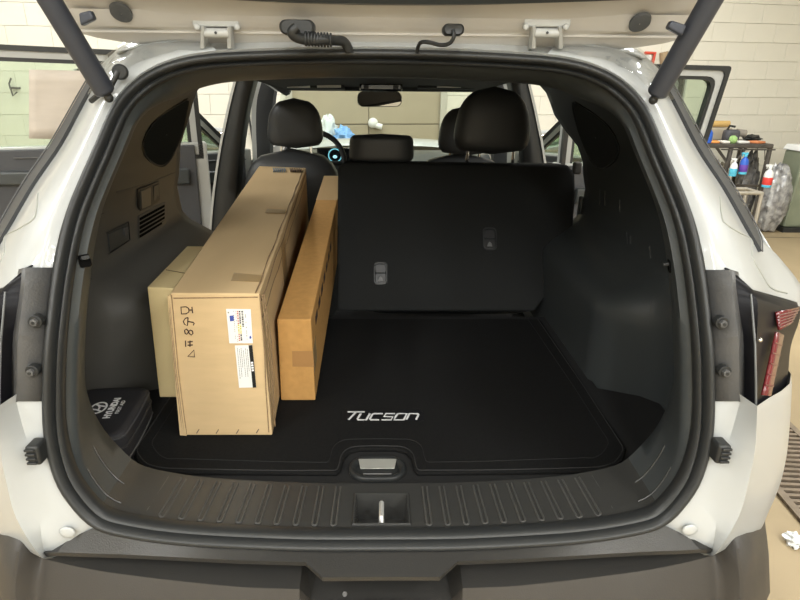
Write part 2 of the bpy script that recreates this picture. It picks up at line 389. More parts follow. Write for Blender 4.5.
    for (bx, by) in ((722, 323), (725, 372)):
        c = S(bx, by, -.018 if by < 340 else -.010)
        bo = MB(); bo.tube([c+V((0, .012, 0)), c+V((0, -.001, 0))], .0105, 20); bt = bo.build('bolt', rubber, br, bevel=.001, mirror=mir)
        MB().tube([c, c+V((0, -.007, 0))], .0062, 6).build('bolt_head', steel if False else bracketp, bt, smooth=False, bevel=.0008, mirror=mir)
        MB().tube([c+V((0, -.005, 0)), c+V((0, -.0082, 0))], .0028, 8).build('bolt_tip', rubber, bt, mirror=mir)
    # tail lamp: black housing, clear wrap, red bands
    hs = [SS([(731, 270, .905), (752, 290, .90), (785, 299, 1.03), (799, 303, 1.10)]),
          SS([(738, 300, .885), (757, 304, .872), (784, 312, .99), (799, 318, 1.08)]),
          SS([(742, 343, .868), (756, 343, .85), (776, 346, .93), (790, 346, 1.05)]),
          SS([(742, 380, .858), (756, 385, .83), (770, 384, .90), (787, 376, 1.02)]),
          SS([(739, 402, .852), (756, 412, .82), (764, 406, .85), (785, 388, .99)])]
    for row in hs: row.insert(0, row[0]+V((-.003, .03, 0))); row.append(V((row[-1].x+.02, row[-1].y+.16, row[-1].z)))
    lampm = mat('lamp_black', (.010, .010, .012), .35, spec=.12)
    cz = [kn([a[j] for a in hs], 4) for j in range(len(hs[0]))]
    tl = MB().grid([[c[k] for c in cz] for k in range(len(cz[0]))]).build('tail_lamp', lampm, CAR, ang=30, thick=.003, mirror=mir)
    red = mat('red_lens', (.13, .012, .016), .25, coat=.8, bump=.5, bscale=160)
    bands = [[(776, 332, .915), (762, 395, .835), (770, 396, .85), (783, 335, .95)], [(776, 312, .945), (779, 330, .93), (790, 324, .99), (799, 307, 1.055)]]
    for q in bands:
        p = SS([(a, b, c-.012) for a, b, c in q]); pp = []
        g = []
        for i in range(9):
            t = i/8; g.append([p[0].lerp(p[1], t), p[3].lerp(p[2], t)])
        MB().grid(g).build('red_reflector', red, tl, thick=.004, mirror=mir)
        for i in range(1, 6):
            t = i/6; MB().tube([p[0].lerp(p[1], t)+V((0, -.003, 0)), p[3].lerp(p[2], t)+V((0, -.003, 0))], .0015, 5).build('lens_rib', red, tl, mirror=mir)
    MB().tube(SS([(751, 294, .882), (755, 343, .838), (756, 385, .82), (756, 408, .812)]), .0018, 6).build('lens_edge', mat('clear_edge', (.12, .125, .125), .3), tl, mirror=mir)
    MB().ell(U(760, 340, y=.835), (.004, .004, .004), 10, 6).build('reflector_bead', chrome, tl, mirror=mir)
    # quarter roof / side body behind (seen from a step to the side)
for mir in (False, True): shell(mir)
# clear transit film left on the roof corners
for mir in (False, True):
    fr_ = [kn([c[j] for c in (C1, C2, C3, C4)], 6) for j in range(0, 4)]
    cz = [kn([a[k] for a in fr_], 7) for k in range(len(fr_[0]))]
    rows = [[p+V((.4, -.7, .6)).normalized()*(.003+.010*abs(noise.noise(p*30+V((mir*3, 0, 0))))) for p in c] for c in cz]
    MB().grid(rows).build('transit_film', clearfilm, CAR, ang=12, mirror=mir, label='crinkled clear film on the roof corner')
# ---- roof
m = MB(); rows = []
top = [OC[i] for i in range(i1-8, N-i1+9)]
def rz(x, y): return 1.585+.045*sst(1.2, 2.2, y)-.05*sst(3.2, 4.0, y)-.16*(abs(x)/.62)**4*.4
xs = [-.60+1.2*k/30 for k in range(31)]
m.grid([[V((x*f_, y, rz(x*f_, y))) for x in xs] for f_, y in zip((.84, .87, .93, .98, 1, 1, 1, 1), (1.215, 1.24, 1.5, 1.8, 2.2, 2.8, 3.3, 3.6))])
roof = m.build('roof_panel', paint, CAR, thick=.004, off=1)
m = MB(); tp = [p for p in (OC[i] for i in range(i1-6, N-i1+7))]
m.grid([[p+V((0, .012, 0)) for p in tp], [p+V((0, .006, .006)) for p in tp], [V((p.x*1.02, 1.205, p.z+.010)) for p in tp], [V((p.x*1.05, 1.222, min(p.z+.024, rz(p.x, 1.22)))) for p in tp]])
m.build('roof_gutter', paint_in, CAR, ang=50)
# ---- bumper
def mir_line(pts): h = [p for p in pts]; return [V((-p.x, p.y, p.z)) for p in h[::-1] if abs(p.x) > 1e-4] + h
def Z(l): return [U(a, b, z=c) for a, b, c in l]
A0 = [OC[i]+V((0, .004, .002)) for i in range(0, i0+1)]
A0 = [S(380, 549)] + [S(*p) for p in ((440, 549), (500, 547), (560, 543.5), (600, 539.5), (635, 533.5), (664, 526), (690, 538), (710, 548))]
A1 = Z([(381, 577, .738), (440, 577, .738), (457, 561.5, .744), (520, 559, .744), (580, 555.5, .744), (640, 552, .748), (680, 550.5, .752), (700, 549.5, .755), (713, 549.5, .757)])
A0[0].x = 0; A1[0].x = 0
A0 = [p+V((0, .006, -.002)) for p in A0]
bum = thing('bumper', (0, .75, .6), None, None)
del bum
A2 = [p+V((0, .004, -.012)) for p in A1]
m = MB(); m.grid([mir_line(A0), mir_line(A1), mir_line(A2), mir_line([p+V((0, .10, 0)) for p in A2])]); bumper = m.build('bumper', bumperp, CAR, ang=30)
# step under it
B1 = Z([(381, 600, .66), (452, 600, .665), (463, 588.5, .70), (520, 586, .70), (600, 577, .705), (650, 570, .71), (685, 563, .716), (705, 558, .722), (716, 555, .726)])
B0 = [V((p.x, p.y+.16 if i < 8 else p.y+.05, p.z+.006)) for i, p in enumerate(B1)]
B0[0] = V((0, .86, .668)); B0[1] = V((B1[1].x-.004, .86, .672)); B0[2] = V((B1[2].x+.004, .87, .705))
B1[0].x = 0
m = MB().grid([mir_line(B0), mir_line(B1)]); m.build('bumper_step', mat('bumper_step_plastic', (.034, .033, .031), .34, bump=.15, bscale=400), bumper, smooth=False, thick=.003)
# number plate recess floor and walls (centre)
# face of the bumper, sweeping round the corners
top_r = [B1[1]+V((0, 0, 0)), *B1[2:]] + [U(740, 547, z=.76), U(764, 520, y=.94), U(771, 540, y=1.02)]
top_r[-1] = V((top_r[-2].x+.075, top_r[-2].y+.3, top_r[-2].z+.005))
lowoff = [(0, -.02), (0, -.03), (0, -.04), (0, -.045), (.005, -.05), (.01, -.045), (.012, -.04), (.015, -.035), (.02, -.03), (.035, -.01), (.035, 0)]
L1 = [V((p.x+a*.4, p.y+b*.5, p.z-.05)) for p, (a, b) in zip(top_r, lowoff)]
L2 = [V((p.x+a, p.y+b, p.z-.14)) for p, (a, b) in zip(top_r, lowoff)]
L3 = [V((p.x+a*.6, p.y+b+.02, .50)) for p, (a, b) in zip(top_r, lowoff)]
L4 = [V((p.x, p.y+.10, .30)) for p in top_r]
for mr in (False, True):
    m = MB(); m.grid([[p+V((-.01 if k > 8 else 0, .06 if k > 7 else .004, .012 if k > 7 else -.001)) for k, p in enumerate(top_r)], top_r, L1, L2, L3, L4]); NR = [[r_[0]]+kn(r_[1:], 4) for r_ in ([[p+V((-.01 if k > 8 else 0, .06 if k > 7 else .004, .012 if k > 7 else -.001)) for k, p in enumerate(top_r)], top_r, L1, L2, L3, L4])]; m = MB().grid(NR); m.build('bumper_face', mat('bumper_face_plastic', (.045, .041, .037), .45, bump=.2, bscale=400), bumper, ang=50, thick=.003, mirror=mr, label=None)
xw = top_r[0].x
m = MB(); m.grid([[V((x, B1[1].y+dy, z)) for x in (-xw, -xw*.5, 0, xw*.5, xw)] for dy, z in ((0, B1[1].z), (.012, .63), (.015, .50), (.03, .30))]); m.build('plate_panel', bumperp, bumper, thick=.003)
m = MB(); m.hexa([V((-xw, .86, .30)), V((xw, .86, .30)), V((xw, .90, .30)), V((-xw, .90, .30)), V((-xw, .83, .668)), V((xw, .83, .668)), V((xw, .87, .668)), V((-xw, .87, .668))]); m.build('plate_recess', bumperp, bumper)
for (px_, py_, d_) in ((365, 578, 0), (391, 578, 0), (345, 594, 0)):
    MB().tube([U(px_, py_, z=.72), U(px_, py_, z=.722)+V((0, -.004, .004))], .004, 10).build('clip', bumperp, bumper)
# ---- cargo floor board with the grab handle
fb = MB(); yb = .966
fl = [(.40, .955), (.47, .97), (.53, 1.01), (.66, 1.06), (.72, 1.15), (.74, 1.36), (.60, 1.42), (.60, 1.95)]
pol = [V((x, y, .716)) for x, y in fl]; pol = [V((-p.x, p.y, p.z)) for p in pol[::-1]]+pol
fb.prism(pol, (0, 0, -.02)); floorb = fb.build('cargo_floor', carpet2, CAR, smooth=False, bevel=.003)
# handle: oval bezel, dark cavity, light flap
hc = V((-.009, 1.052, .722))
def oval(wx, wy, r, z): return [V((hc.x+p[0], hc.y+p[1], z)) for p in rrect(wx, wy, r, 7)]
hm = MB(); hm.grid([oval(.122, .082, .038, .717), oval(.122, .082, .038, .725), oval(.114, .074, .035, .728), oval(.100, .060, .028, .726), oval(.092, .050, .022, .7175)], True)
n_ = len(oval(.09, .05, .02, .72)); hm.add(oval(.092, .050, .022, .7175), [tuple(range(n_))])
hn = hm.build('floor_handle', gloss if False else rubber, CAR, ang=60)
MB().prism([V((hc.x+x, hc.y+y, z)) for x, y, z in ((-.037, .0, .721), (.037, .0, .721), (.042, .022, .731), (-.042, .022, .731))], (0, .002, -.003)).build('handle_flap', mat('satin_grey', (.36, .36, .33), .3, metal=.5), hn, bevel=.001)
MB().tube([hc+V((-.03, -.018, -.001)), hc+V((.03, -.018, -.001))], .002, 6).build('handle_lip', bracketp, hn)
# ------------------------------------------------------------------ interior
XZ = [(.66, .74), (.75, .74), (.95, .735), (1.15, .745), (1.3, .705), (1.42, .635), (1.5, .575), (1.54, .50)]
def XW(y, z):
    b = lin(XZ, z); wq = sst(1.33, 1.46, y)*(1-sst(2.4, 2.6, y))*(1-sst(.93, 1.06, z))
    return b*(1-wq)+.59*wq
E = ring(tprof, SIDE)[-1]; E = sorted(E, key=lambda p: p.z); E = [V((abs(p.x), p.y, p.z)) for p in E]
def E_at(z): return (lin([(p.z, p.x) for p in E], z), lin([(p.z, p.y) for p in E], z))
pe = [(.66, 2.2), (1.0, 2.15), (1.12, 2.13), (1.2, 2.13), (1.3, 2.10), (1.4, 2.05), (1.47, 1.98), (1.53, 1.96)]
def XT(y, z):
    x0, y0 = E_at(z); return x0+(XW(y, z)-x0)*sst(y0-.02, y0+.14, y)
zs = [.66, .69, .72, .76, .80, .84, .88, .91, .94, .97, 1.0, 1.03, 1.06, 1.1, 1.15, 1.2, 1.25, 1.3, 1.35, 1.4, 1.44, 1.48, 1.51, 1.53]
def T(px, py, side=-1, inset=0):
    d = (U(px, py, y=1)-CAM); t = .9
    while t < 3.2:
        p = CAM+d*t
        if p.z < 1.53 and abs(p.x) >= XT(p.y, p.z)-inset: return p
        t += .002
    return p
TRIM = {}
for mir in (False, True):
    m = MB(); rows = []
    for z in zs:
        x0, y0 = E_at(z); y1 = lin(pe, z)+(0 if mir else .24*sst(1.25, 1.42, z)); r_ = []
        for k in range(27):
            s_ = (k/26)**1.3; y = y0+(y1-y0)*s_; r_.append(V((XT(y, z), y, z)))
        r_.append(V((XT(y1, z)+.03, y1+.02, z))); r_.append(V((XT(y1, z)+.07, y1+.02, z)))
        rows.append(r_)
    m.grid(rows); TRIM[mir] = m.build('cargo_side_trim', mat('lit_left_trim_plastic', (.088, .085, .077), .42, bump=.2, bscale=420) if mir else trimp, CAR, ang=70, mirror=mir)  # left side gets a paler copy of the plastic, its stronger light painted in
def onwall(pts, side, h=.004, mb=None):
    """closed patch lying on the side trim, traced by points"""
    P = [T(a, b, side) for a, b in pts]; mb = mb or MB(); s_ = 1 if side < 0 else -1
    mb.prism([p+V((.001*s_, 0, 0)) for p in P], (h*s_, -.001, 0)); return mb
def wline(pts, side, r_=.0015, h=.0):
    s_ = 1 if side < 0 else -1; Q = []
    for (a, b), (c, d) in zip(pts, pts[1:]):
        for k in range(6): Q.append(T(a+(c-a)*k/6, b+(d-b)*k/6, side)+V((h*s_, 0, 0)))
    Q.append(T(*pts[-1], side)+V((h*s_, 0, 0))); return MB().tube(Q, r_, 5)
dk = mat('deep_black_plastic', (.010, .010, .011), .4); lite = mat('smoked_lamp_lens', (.13, .12, .10), .35)
LT, RT_ = TRIM[True], TRIM[False]
# left wall fittings
wline([(116, 192), (148, 183), (176, 172)], -1, .0012).build('trim_seam', dk, LT)
wline([(80, 224), (104, 213)], -1, .0012).build('trim_seam', dk, LT)
wline([(79, 278), (92, 279)], -1, .0012).build('trim_seam', dk, LT)
onwall([(137, 189), (158, 181), (159, 200), (156, 203), (140, 211), (137, 207)], -1, .003).build('cargo_lamp', dk, LT, bevel=.002)
onwall([(139, 191), (149, 187), (149, 205), (140, 209)], -1, .006).build('cargo_lamp_lens', lite, LT, bevel=.001)
onwall([(152, 186), (157, 184), (157, 198), (152, 201)], -1, .0055).build('cargo_lamp_switch', trimp, LT, bevel=.001)
onwall([(137.5, 216), (164.5, 202), (165.5, 224), (138.5, 239)], -1, .002).build('vent_grille', MATS['lit_left_trim_plastic'], LT)
for k in range(5):
    a = k*4.3; onwall([(138.6, 218+a), (163.5, 204.6+a*.9), (163.5, 206.9+a*.9), (138.8, 220.6+a)], -1, .0035).build('vent_slot', mat('slot_black', (.004, .004, .004), .9, spec=.05), LT)
wline([(106, 233), (128, 222), (129.5, 240), (108, 254)], -1, .0020, .001).build('storage_lid_outline', dk, LT)
onwall([(107, 234), (127, 224), (127.5, 239), (109, 252)], -1, .003).build('storage_lid', trimp, LT, bevel=.001)
onwall([(122, 228), (126, 226), (126, 234), (123, 236)], -1, .006).build('lid_catch', bracketp, LT)
# right wall fittings; the pale lines model small vertical reflections
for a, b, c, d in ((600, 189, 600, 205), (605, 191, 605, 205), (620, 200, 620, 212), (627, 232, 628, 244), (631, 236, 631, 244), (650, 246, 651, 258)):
    wline([(a, b), (c, d)], 1, .0014, .001).build('trim_reflection', bracketp, RT_)
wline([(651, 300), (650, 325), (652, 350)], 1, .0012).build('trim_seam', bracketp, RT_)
bpy.context.view_layer.update(); DG = bpy.context.evaluated_depsgraph_get()
for (a, b, w2, side) in ((84.5, 261, 1, LT), (670, 266, 1, RT_)):
    h = SC.ray_cast(DG, CAM, (U(a, b, y=1)-CAM).normalized()); p = h[1]; n = h[2] if h[2].dot(CAM-p) > 0 else -h[2]
    ex_ = V((0, 0, 1)).cross(n).normalized(); ez_ = n.cross(ex_)
    hk_ = MB().prism([p+ex_*x+ez_*z+n*.0005 for x, z in rrect(.019, .022, .004, 3)], n*.002).build('hook_recess', mat('slot_black', (.004, .004, .004), .9, spec=.05), side)
    MB().prism([p+ex_*x+ez_*(z+.005)+n*.002 for x, z in rrect(.013, .006, .002, 3)], n*.009).build('bag_hook', rubber, side)
# quarter windows, dark glass seen from inside
for mir in (False, True):
    q = [T(a, b, -1) for a, b in ((190, 99), (178, 104), (162, 114), (149, 127), (142, 142), (143, 153), (151, 163), (162, 167), (170, 160), (177, 146), (184, 128))]
    q = crv([V((XT(p.y, p.z)-.003, p.y, p.z)) for p in q], 30, True)
    qq = MB(); c_ = sum(q, V())/30; qi = [p.lerp(c_, .06)+V((.006, 0, 0)) for p in q]
    qq.grid([[p+V((.012, 0, 0)) for p in q], q, qi], True); qf = qq.build('quarter_window_surround', rubber, CAR, mirror=mir)
    rows = [[V((XT(p.y, p.z)-.002, p.y, p.z)) for p in [c_.lerp(a, f) for a in qi]] for f in (1, .75, .5, .25, .02)]
    MB().grid(rows, True).build('quarter_window', mat('privacy_window', (.040, .045, .049), .7, spec=.0), qf, mirror=mir)
# headliner
m = MB(); rows = []
for y, z in ((1.26, 1.545), (1.34, 1.552), (1.7, 1.565), (2.4, 1.565), (3.0, 1.55), (3.5, 1.515), (3.72, 1.49), (3.80, 1.486)):
    rows.append([V((x*lin([(1.26, .66), (1.5, .86), (1.9, 1)], y), y, z-.02*(abs(x)/.6)**3)) for x in [-.63+1.26*k/24 for k in range(25)]])
m.grid(rows); hl = m.build('headliner', headliner, CAR)
m = MB(); m.hexa([V((-.62, 3.72, 1.470)), V((.62, 3.72, 1.470)), V((.60, 3.80, 1.465)), V((-.60, 3.80, 1.465)), V((-.62, 3.72, 1.50)), V((.62, 3.72, 1.50)), V((.60, 3.80, 1.50)), V((-.60, 3.80, 1.50))]); m.build('windscreen_header', headliner, CAR, bevel=.004)
for px_, lab in ((316, 1), (448, 2)):
    a = U(px_-30, 87.5, y=3.62); b = U(px_+28, 88.5, y=3.62)
    vz = MB().hexa([a+V((0, 0, -.003)), b+V((0, 0, -.003)), b+V((0, .12, -.012)), a+V((0, .12, -.012)), a+V((0, 0, .022)), b+V((0, 0, .022)), b+V((0, .12, .012)), a+V((0, .12, .012))]).build('sun_visor', headliner, CAR, bevel=.005)
    for q0, q1 in (((-29, -6), (1, 25)) if lab == 1 else ((-11, 13),)) if lab == 1 else ((-11, 13),):
        c, d = U(px_+q0, 87, y=3.612), U(px_+q1, 87, y=3.612)
        MB().hexa([c+V((0, 0, -.004)), d+V((0, 0, -.004)), d+V((0, .004, -.004)), c+V((0, .004, -.004)), c+V((0, 0, .011)), d+V((0, 0, .011)), d+V((0, .004, .011)), c+V((0, .004, .011))]).build('warning_label', paper, vz)
# interior mirror
mc = U(380, 99, y=3.55); Mr = Matrix.Rotation(R(14), 3, 'Z') @ Matrix.Rotation(R(-4), 3, 'X')
m = MB(); m.grid([[mc+Mr @ V((x*s_, d, z*s_)) for x, z in rrect(.262, .085, .034, 5)] for s_, d in ((.7, .03), (1, .015), (1, 0), (.97, -.002))], True)
n_ = 24; mh = m.build('rear_view_mirror', rubber, CAR)
MB().add([mc+Mr @ V((x*.965, -.0015, z*.93)) for x, z in rrect(.262, .085, .034, 5)], [tuple(range(24))]).build('mirror_glass', mat('mirror', (.85, .85, .85), .02, metal=1), mh, smooth=False)
a = U(381, 87, y=3.6); MB().box(a, (.25, .07, .045)).build('mirror_console', gloss, CAR, bevel=.012, bseg=3)
for k in (-1, 1): MB().box(a+V((k*.085, -.037, 0)), (.03, .006, .02)).build('map_light', bracketp, mh, bevel=.002)
# windscreen, cowl, bonnet
m = MB(); m.grid([[V((x*(.60 if j == 0 else .70), y-.10*(abs(x))**2, z)) for x in [-1+k/8 for k in range(17)]] for j, (y, z) in enumerate(((3.80, 1.485), (4.1, 1.30), (4.45, 1.04)))]); m.build('windscreen', clearglass, CAR)
m = MB(); m.grid([[V((x*(.80+.02*j), y-.12*x*x, z-.10*abs(x)**4)) for x in [-1+k/10 for k in range(21)]] for j, (y, z) in enumerate(((4.50, 1.075), (4.8, 1.095), (5.1, 1.08), (5.35, 1.02), (5.45, .9), (5.45, .5)))]); m.build('bonnet', paint, CAR, thick=.003)
# dashboard
m = MB(); m.grid([[V((x*.70, y, z)) for x in [-1+k/10 for k in range(21)]] for y, z in ((3.78, .70), (3.75, .95), (3.80, 1.045), (3.9, 1.075), (4.2, 1.07), (4.42, 1.05))]); dash = m.build('dashboard', trimp, CAR, thick=.004)
g = U(335, 155.5, y=3.72); rg = Matrix.Rotation(R(70), 3, 'X')
MB().box(g+V((.05, .03, -.01)), (.33, .03, .11)).build('instrument_screen', gloss, dash, bevel=.006)
m = MB(); m.tube([g+V((.040*cos(a), 0, .040*sin(a))) for a in [2*pi*k/24 for k in range(25)]], .0035, 6); m.build('gauge_ring', mat('lit_gauge', (.25, .75, .9), emit=.35), dash)
m = MB(); m.ell(g+V((0, 0, -.008)), (.014, .004, .010), 12, 6); m.build('gauge_glow', mat('lit_gauge2', (.5, .9, 1), emit=.5), dash)
c = U(314, 163, y=3.42); m = MB(); m.tube([c+V((.175*cos(a), .07*sin(a), .165*sin(a))) for a in [2*pi*k/40 for k in range(41)]], .0155, 10, False); sw = m.build('steering_wheel', leather, CAR)
MB().ell(c, (.07, .05, .06), 16, 8).build('wheel_hub', leather, sw)
for a in (0, pi, -pi/2): MB().tube([c, c+V((.17*cos(a), .07*sin(a), .16*sin(a)))], .013, 8).build('wheel_spoke', leather, sw)
# seats
def headrest(par, c, w_, h_, d_, posts, tap=.82, lowpost=.12, ex=(4.6, .30)):
    m = MB(); rows = []
    for i in range(15):
        v = -1+2*i/14; 
        rr_ = (1-abs(v)**(ex[0] if v < 0 else min(ex[0], 3.0) if ex[0] < 6 else ex[0]))**(ex[1] if v < 0 or ex[0] > 6 else .40) if abs(v) < 1 else 0
        wt = 1-(1-tap)*((v+1)/2)**2
        row = []
        for j in range(28):
            b = 2*pi*j/28; cx = math.copysign(abs(cos(b))**.5, cos(b)); sy = math.copysign(abs(sin(b))**.7, sin(b))
            row.append(c+V((cx*w_/2*wt*rr_, sy*d_/2*rr_, v*h_/2)))
        rows.append(row)
    m.grid(rows, True); h = m.build('headrest', leather, par, ang=80)
    m = MB(); m.tube([c+V((-w_*.40, -d_*.40, -h_*.33)), c+V((0, -d_*.535, -h_*.33)), c+V((w_*.40, -d_*.40, -h_*.33))], .0022, 6); m.build('headrest_seam', rubber, h) if False else None
    for s_ in (-1, 1):
        MB().tube([c+V((s_*posts, 0, -h_*.3)), c+V((s_*posts, 0, -h_/2-lowpost))], .0065, 10).build('headrest_post', chrome, par)
    return h
def slab(name, c, w_, d_, h_, m_, par, lean=0, ex=.35, nv=18):
    m = MB(); rows = []
    for i in range(nv+1):
        v = -1+2*i/nv; f = (1-abs(v)**6)**.5 if abs(v) < 1 else 0; f = .85*f+.15*f
        rows.append([c+V((math.copysign(abs(cos(b))**ex, cos(b))*w_/2*f*(1-.12*max(0, v)**2), math.copysign(abs(sin(b))**.6, sin(b))*d_/2*f+lean*v*h_/2, v*h_/2)) for b in [2*pi*j/32 for j in range(32)]])
    m.grid(rows, True); return m.build(name, m_, par, ang=80)
for px_, top_, hp in ((291, 151, (295, 123.5)), (462, 155, (466, 131))):
    t = U(px_, top_, y=3.0); s_ = slab('front_seat', t+V((0, 0, -.33)), .50, .17, .68, leather, CAR, .12)
    h = U(hp[0], hp[1], y=3.03); headrest(s_, h, .285, .242, .12, .075, tap=.74, lowpost=.10)
    slab('seat_cushion', t+V((0, .32, -.62)), .50, .5, .16, leather, s_)
# rear bench: right-hand 60 part upright
P3 = lambda px_, py_, y_: U(px_, py_, y=y_)
a_ = V((-.165, 1.965, .735)); b_ = V((.60, 1.965, .735)); top_z = 1.232
def SB(u, v, h=0):   # u in metres from x=-.165, v along the back, h towards the tailgate
    ln = .56; k = v/ln; return V((-.165+u, 1.955+.245*k-h*.9, .732+.50*k+h*.4))
out = [(0, 0), (.72, 0), (.80, .10), (.865, .26), (.885, .44), (.885, .52), (.86, .555), (.02, .56), (0, .54)]
po = [V((a, b, 0)) for a, b in out]
m = MB(); front = [SB(p.x, p.y) for p in po]; back = [p+V((0, .13, -.01)) for p in front]; m.add(front+back, [tuple(range(9)), tuple(range(9, 18))[::-1]]+[(i, (i+1) % 9, 9+(i+1) % 9, 9+i) for i in range(9)])
rs = m.build('rear_seat_back', seatfab, CAR, smooth=False, bevel=.012, bseg=3)
for px_, py_ in ((380, 273), (489, 238)):
    t_ = min(((u/100, v/100) for u in range(0, 88) for v in range(0, 56)), key=lambda q: (lambda p: (p-CAM).normalized().dot((U(px_, py_, y=1)-CAM).normalized())*-1)(SB(*q)))
    oo = [SB(t_[0]+x*1, t_[1]+y*1, .0) for x, y in rrect(.048, .082, .014)]
    m = MB(); m.grid([[SB(t_[0]+x*f, t_[1]+y*f, h) for x, y in rrect(.048, .082, .014)] for f, h in ((1.05, 0), (1, .004), (.88, .004), (.84, .0008))], True); bz = m.build('latch_bezel', rubber, rs)
    MB().prism([SB(t_[0]+x, t_[1]+y, .001) for x, y in rrect(.036, .030, .006)], SB(0, 0, .0035)-SB(0, 0, 0)).build('latch_button', leather, bz) if False else None
    MB().prism([SB(t_[0]+x, t_[1]+.018+y, .001) for x, y in rrect(.036, .030, .006)], SB(0, 0, .0035)-SB(0, 0, 0)).build('latch_button', dk, rs)
    MB().prism([SB(t_[0]+x, t_[1]-.018+y, .001) for x, y in rrect(.036, .034, .006)], SB(0, 0, .002)-SB(0, 0, 0)).build('anchor_symbol_plate', dk, rs)
    MB().prism([SB(t_[0]+x, t_[1]-.02+y, .003) for x, y in ((-.010, -.008), (.009, -.008), (.006, .004), (-.001, .010), (-.006, .004))], SB(0, 0, .001)-SB(0, 0, 0)).build('anchor_symbol', mat('grey_print', (.18, .18, .18), .6), rs)
headrest(rs, U(492.5, 121, y=2.27)+V((0, 0, -.0)), .295, .245, .12, .088, tap=.70, lowpost=.10)
hh = headrest(rs, U(381.5, 148, y=2.27), .248, .105, .11, .05, tap=.95, lowpost=.03, ex=(7, .22))
m = MB(); 
# folded left part under the boxes
slab('folded_seat_back', V((-.43, 2.36, .680)), .50, .78, .13, seatfab, CAR, 0, .25)
MB().box((-.43, 2.42, .60), (1, 1.0, .12)).build('rear_seat_cushion', leather, CAR, bevel=.03) if False else None
slab('rear_seat_cushion', V((.30, 2.62, .62)), .86, .52, .18, leather, CAR, 0, .25)
# belt buckle and guide by the right shoulder
MB().box(U(577, 168, y=2.22), (.03, .03, .045)).build('belt_guide', bracketp, CAR, bevel=.006)
MB().box(U(581, 208, y=2.15), (.02, .03, .09)).build('belt_guide', trimp, CAR, bevel=.006)
# cabin floor (keeps light out from below)
MB().hexa([V((-.86, .95, .30)), V((.86, .95, .30)), V((.86, 4.4, .30)), V((-.86, 4.4, .30)), V((-.86, .95, .34)), V((.86, .95, .34)), V((.86, 4.4, .34)), V((-.86, 4.4, .34))]).build('cabin_floor', carpet2, CAR, smooth=False)
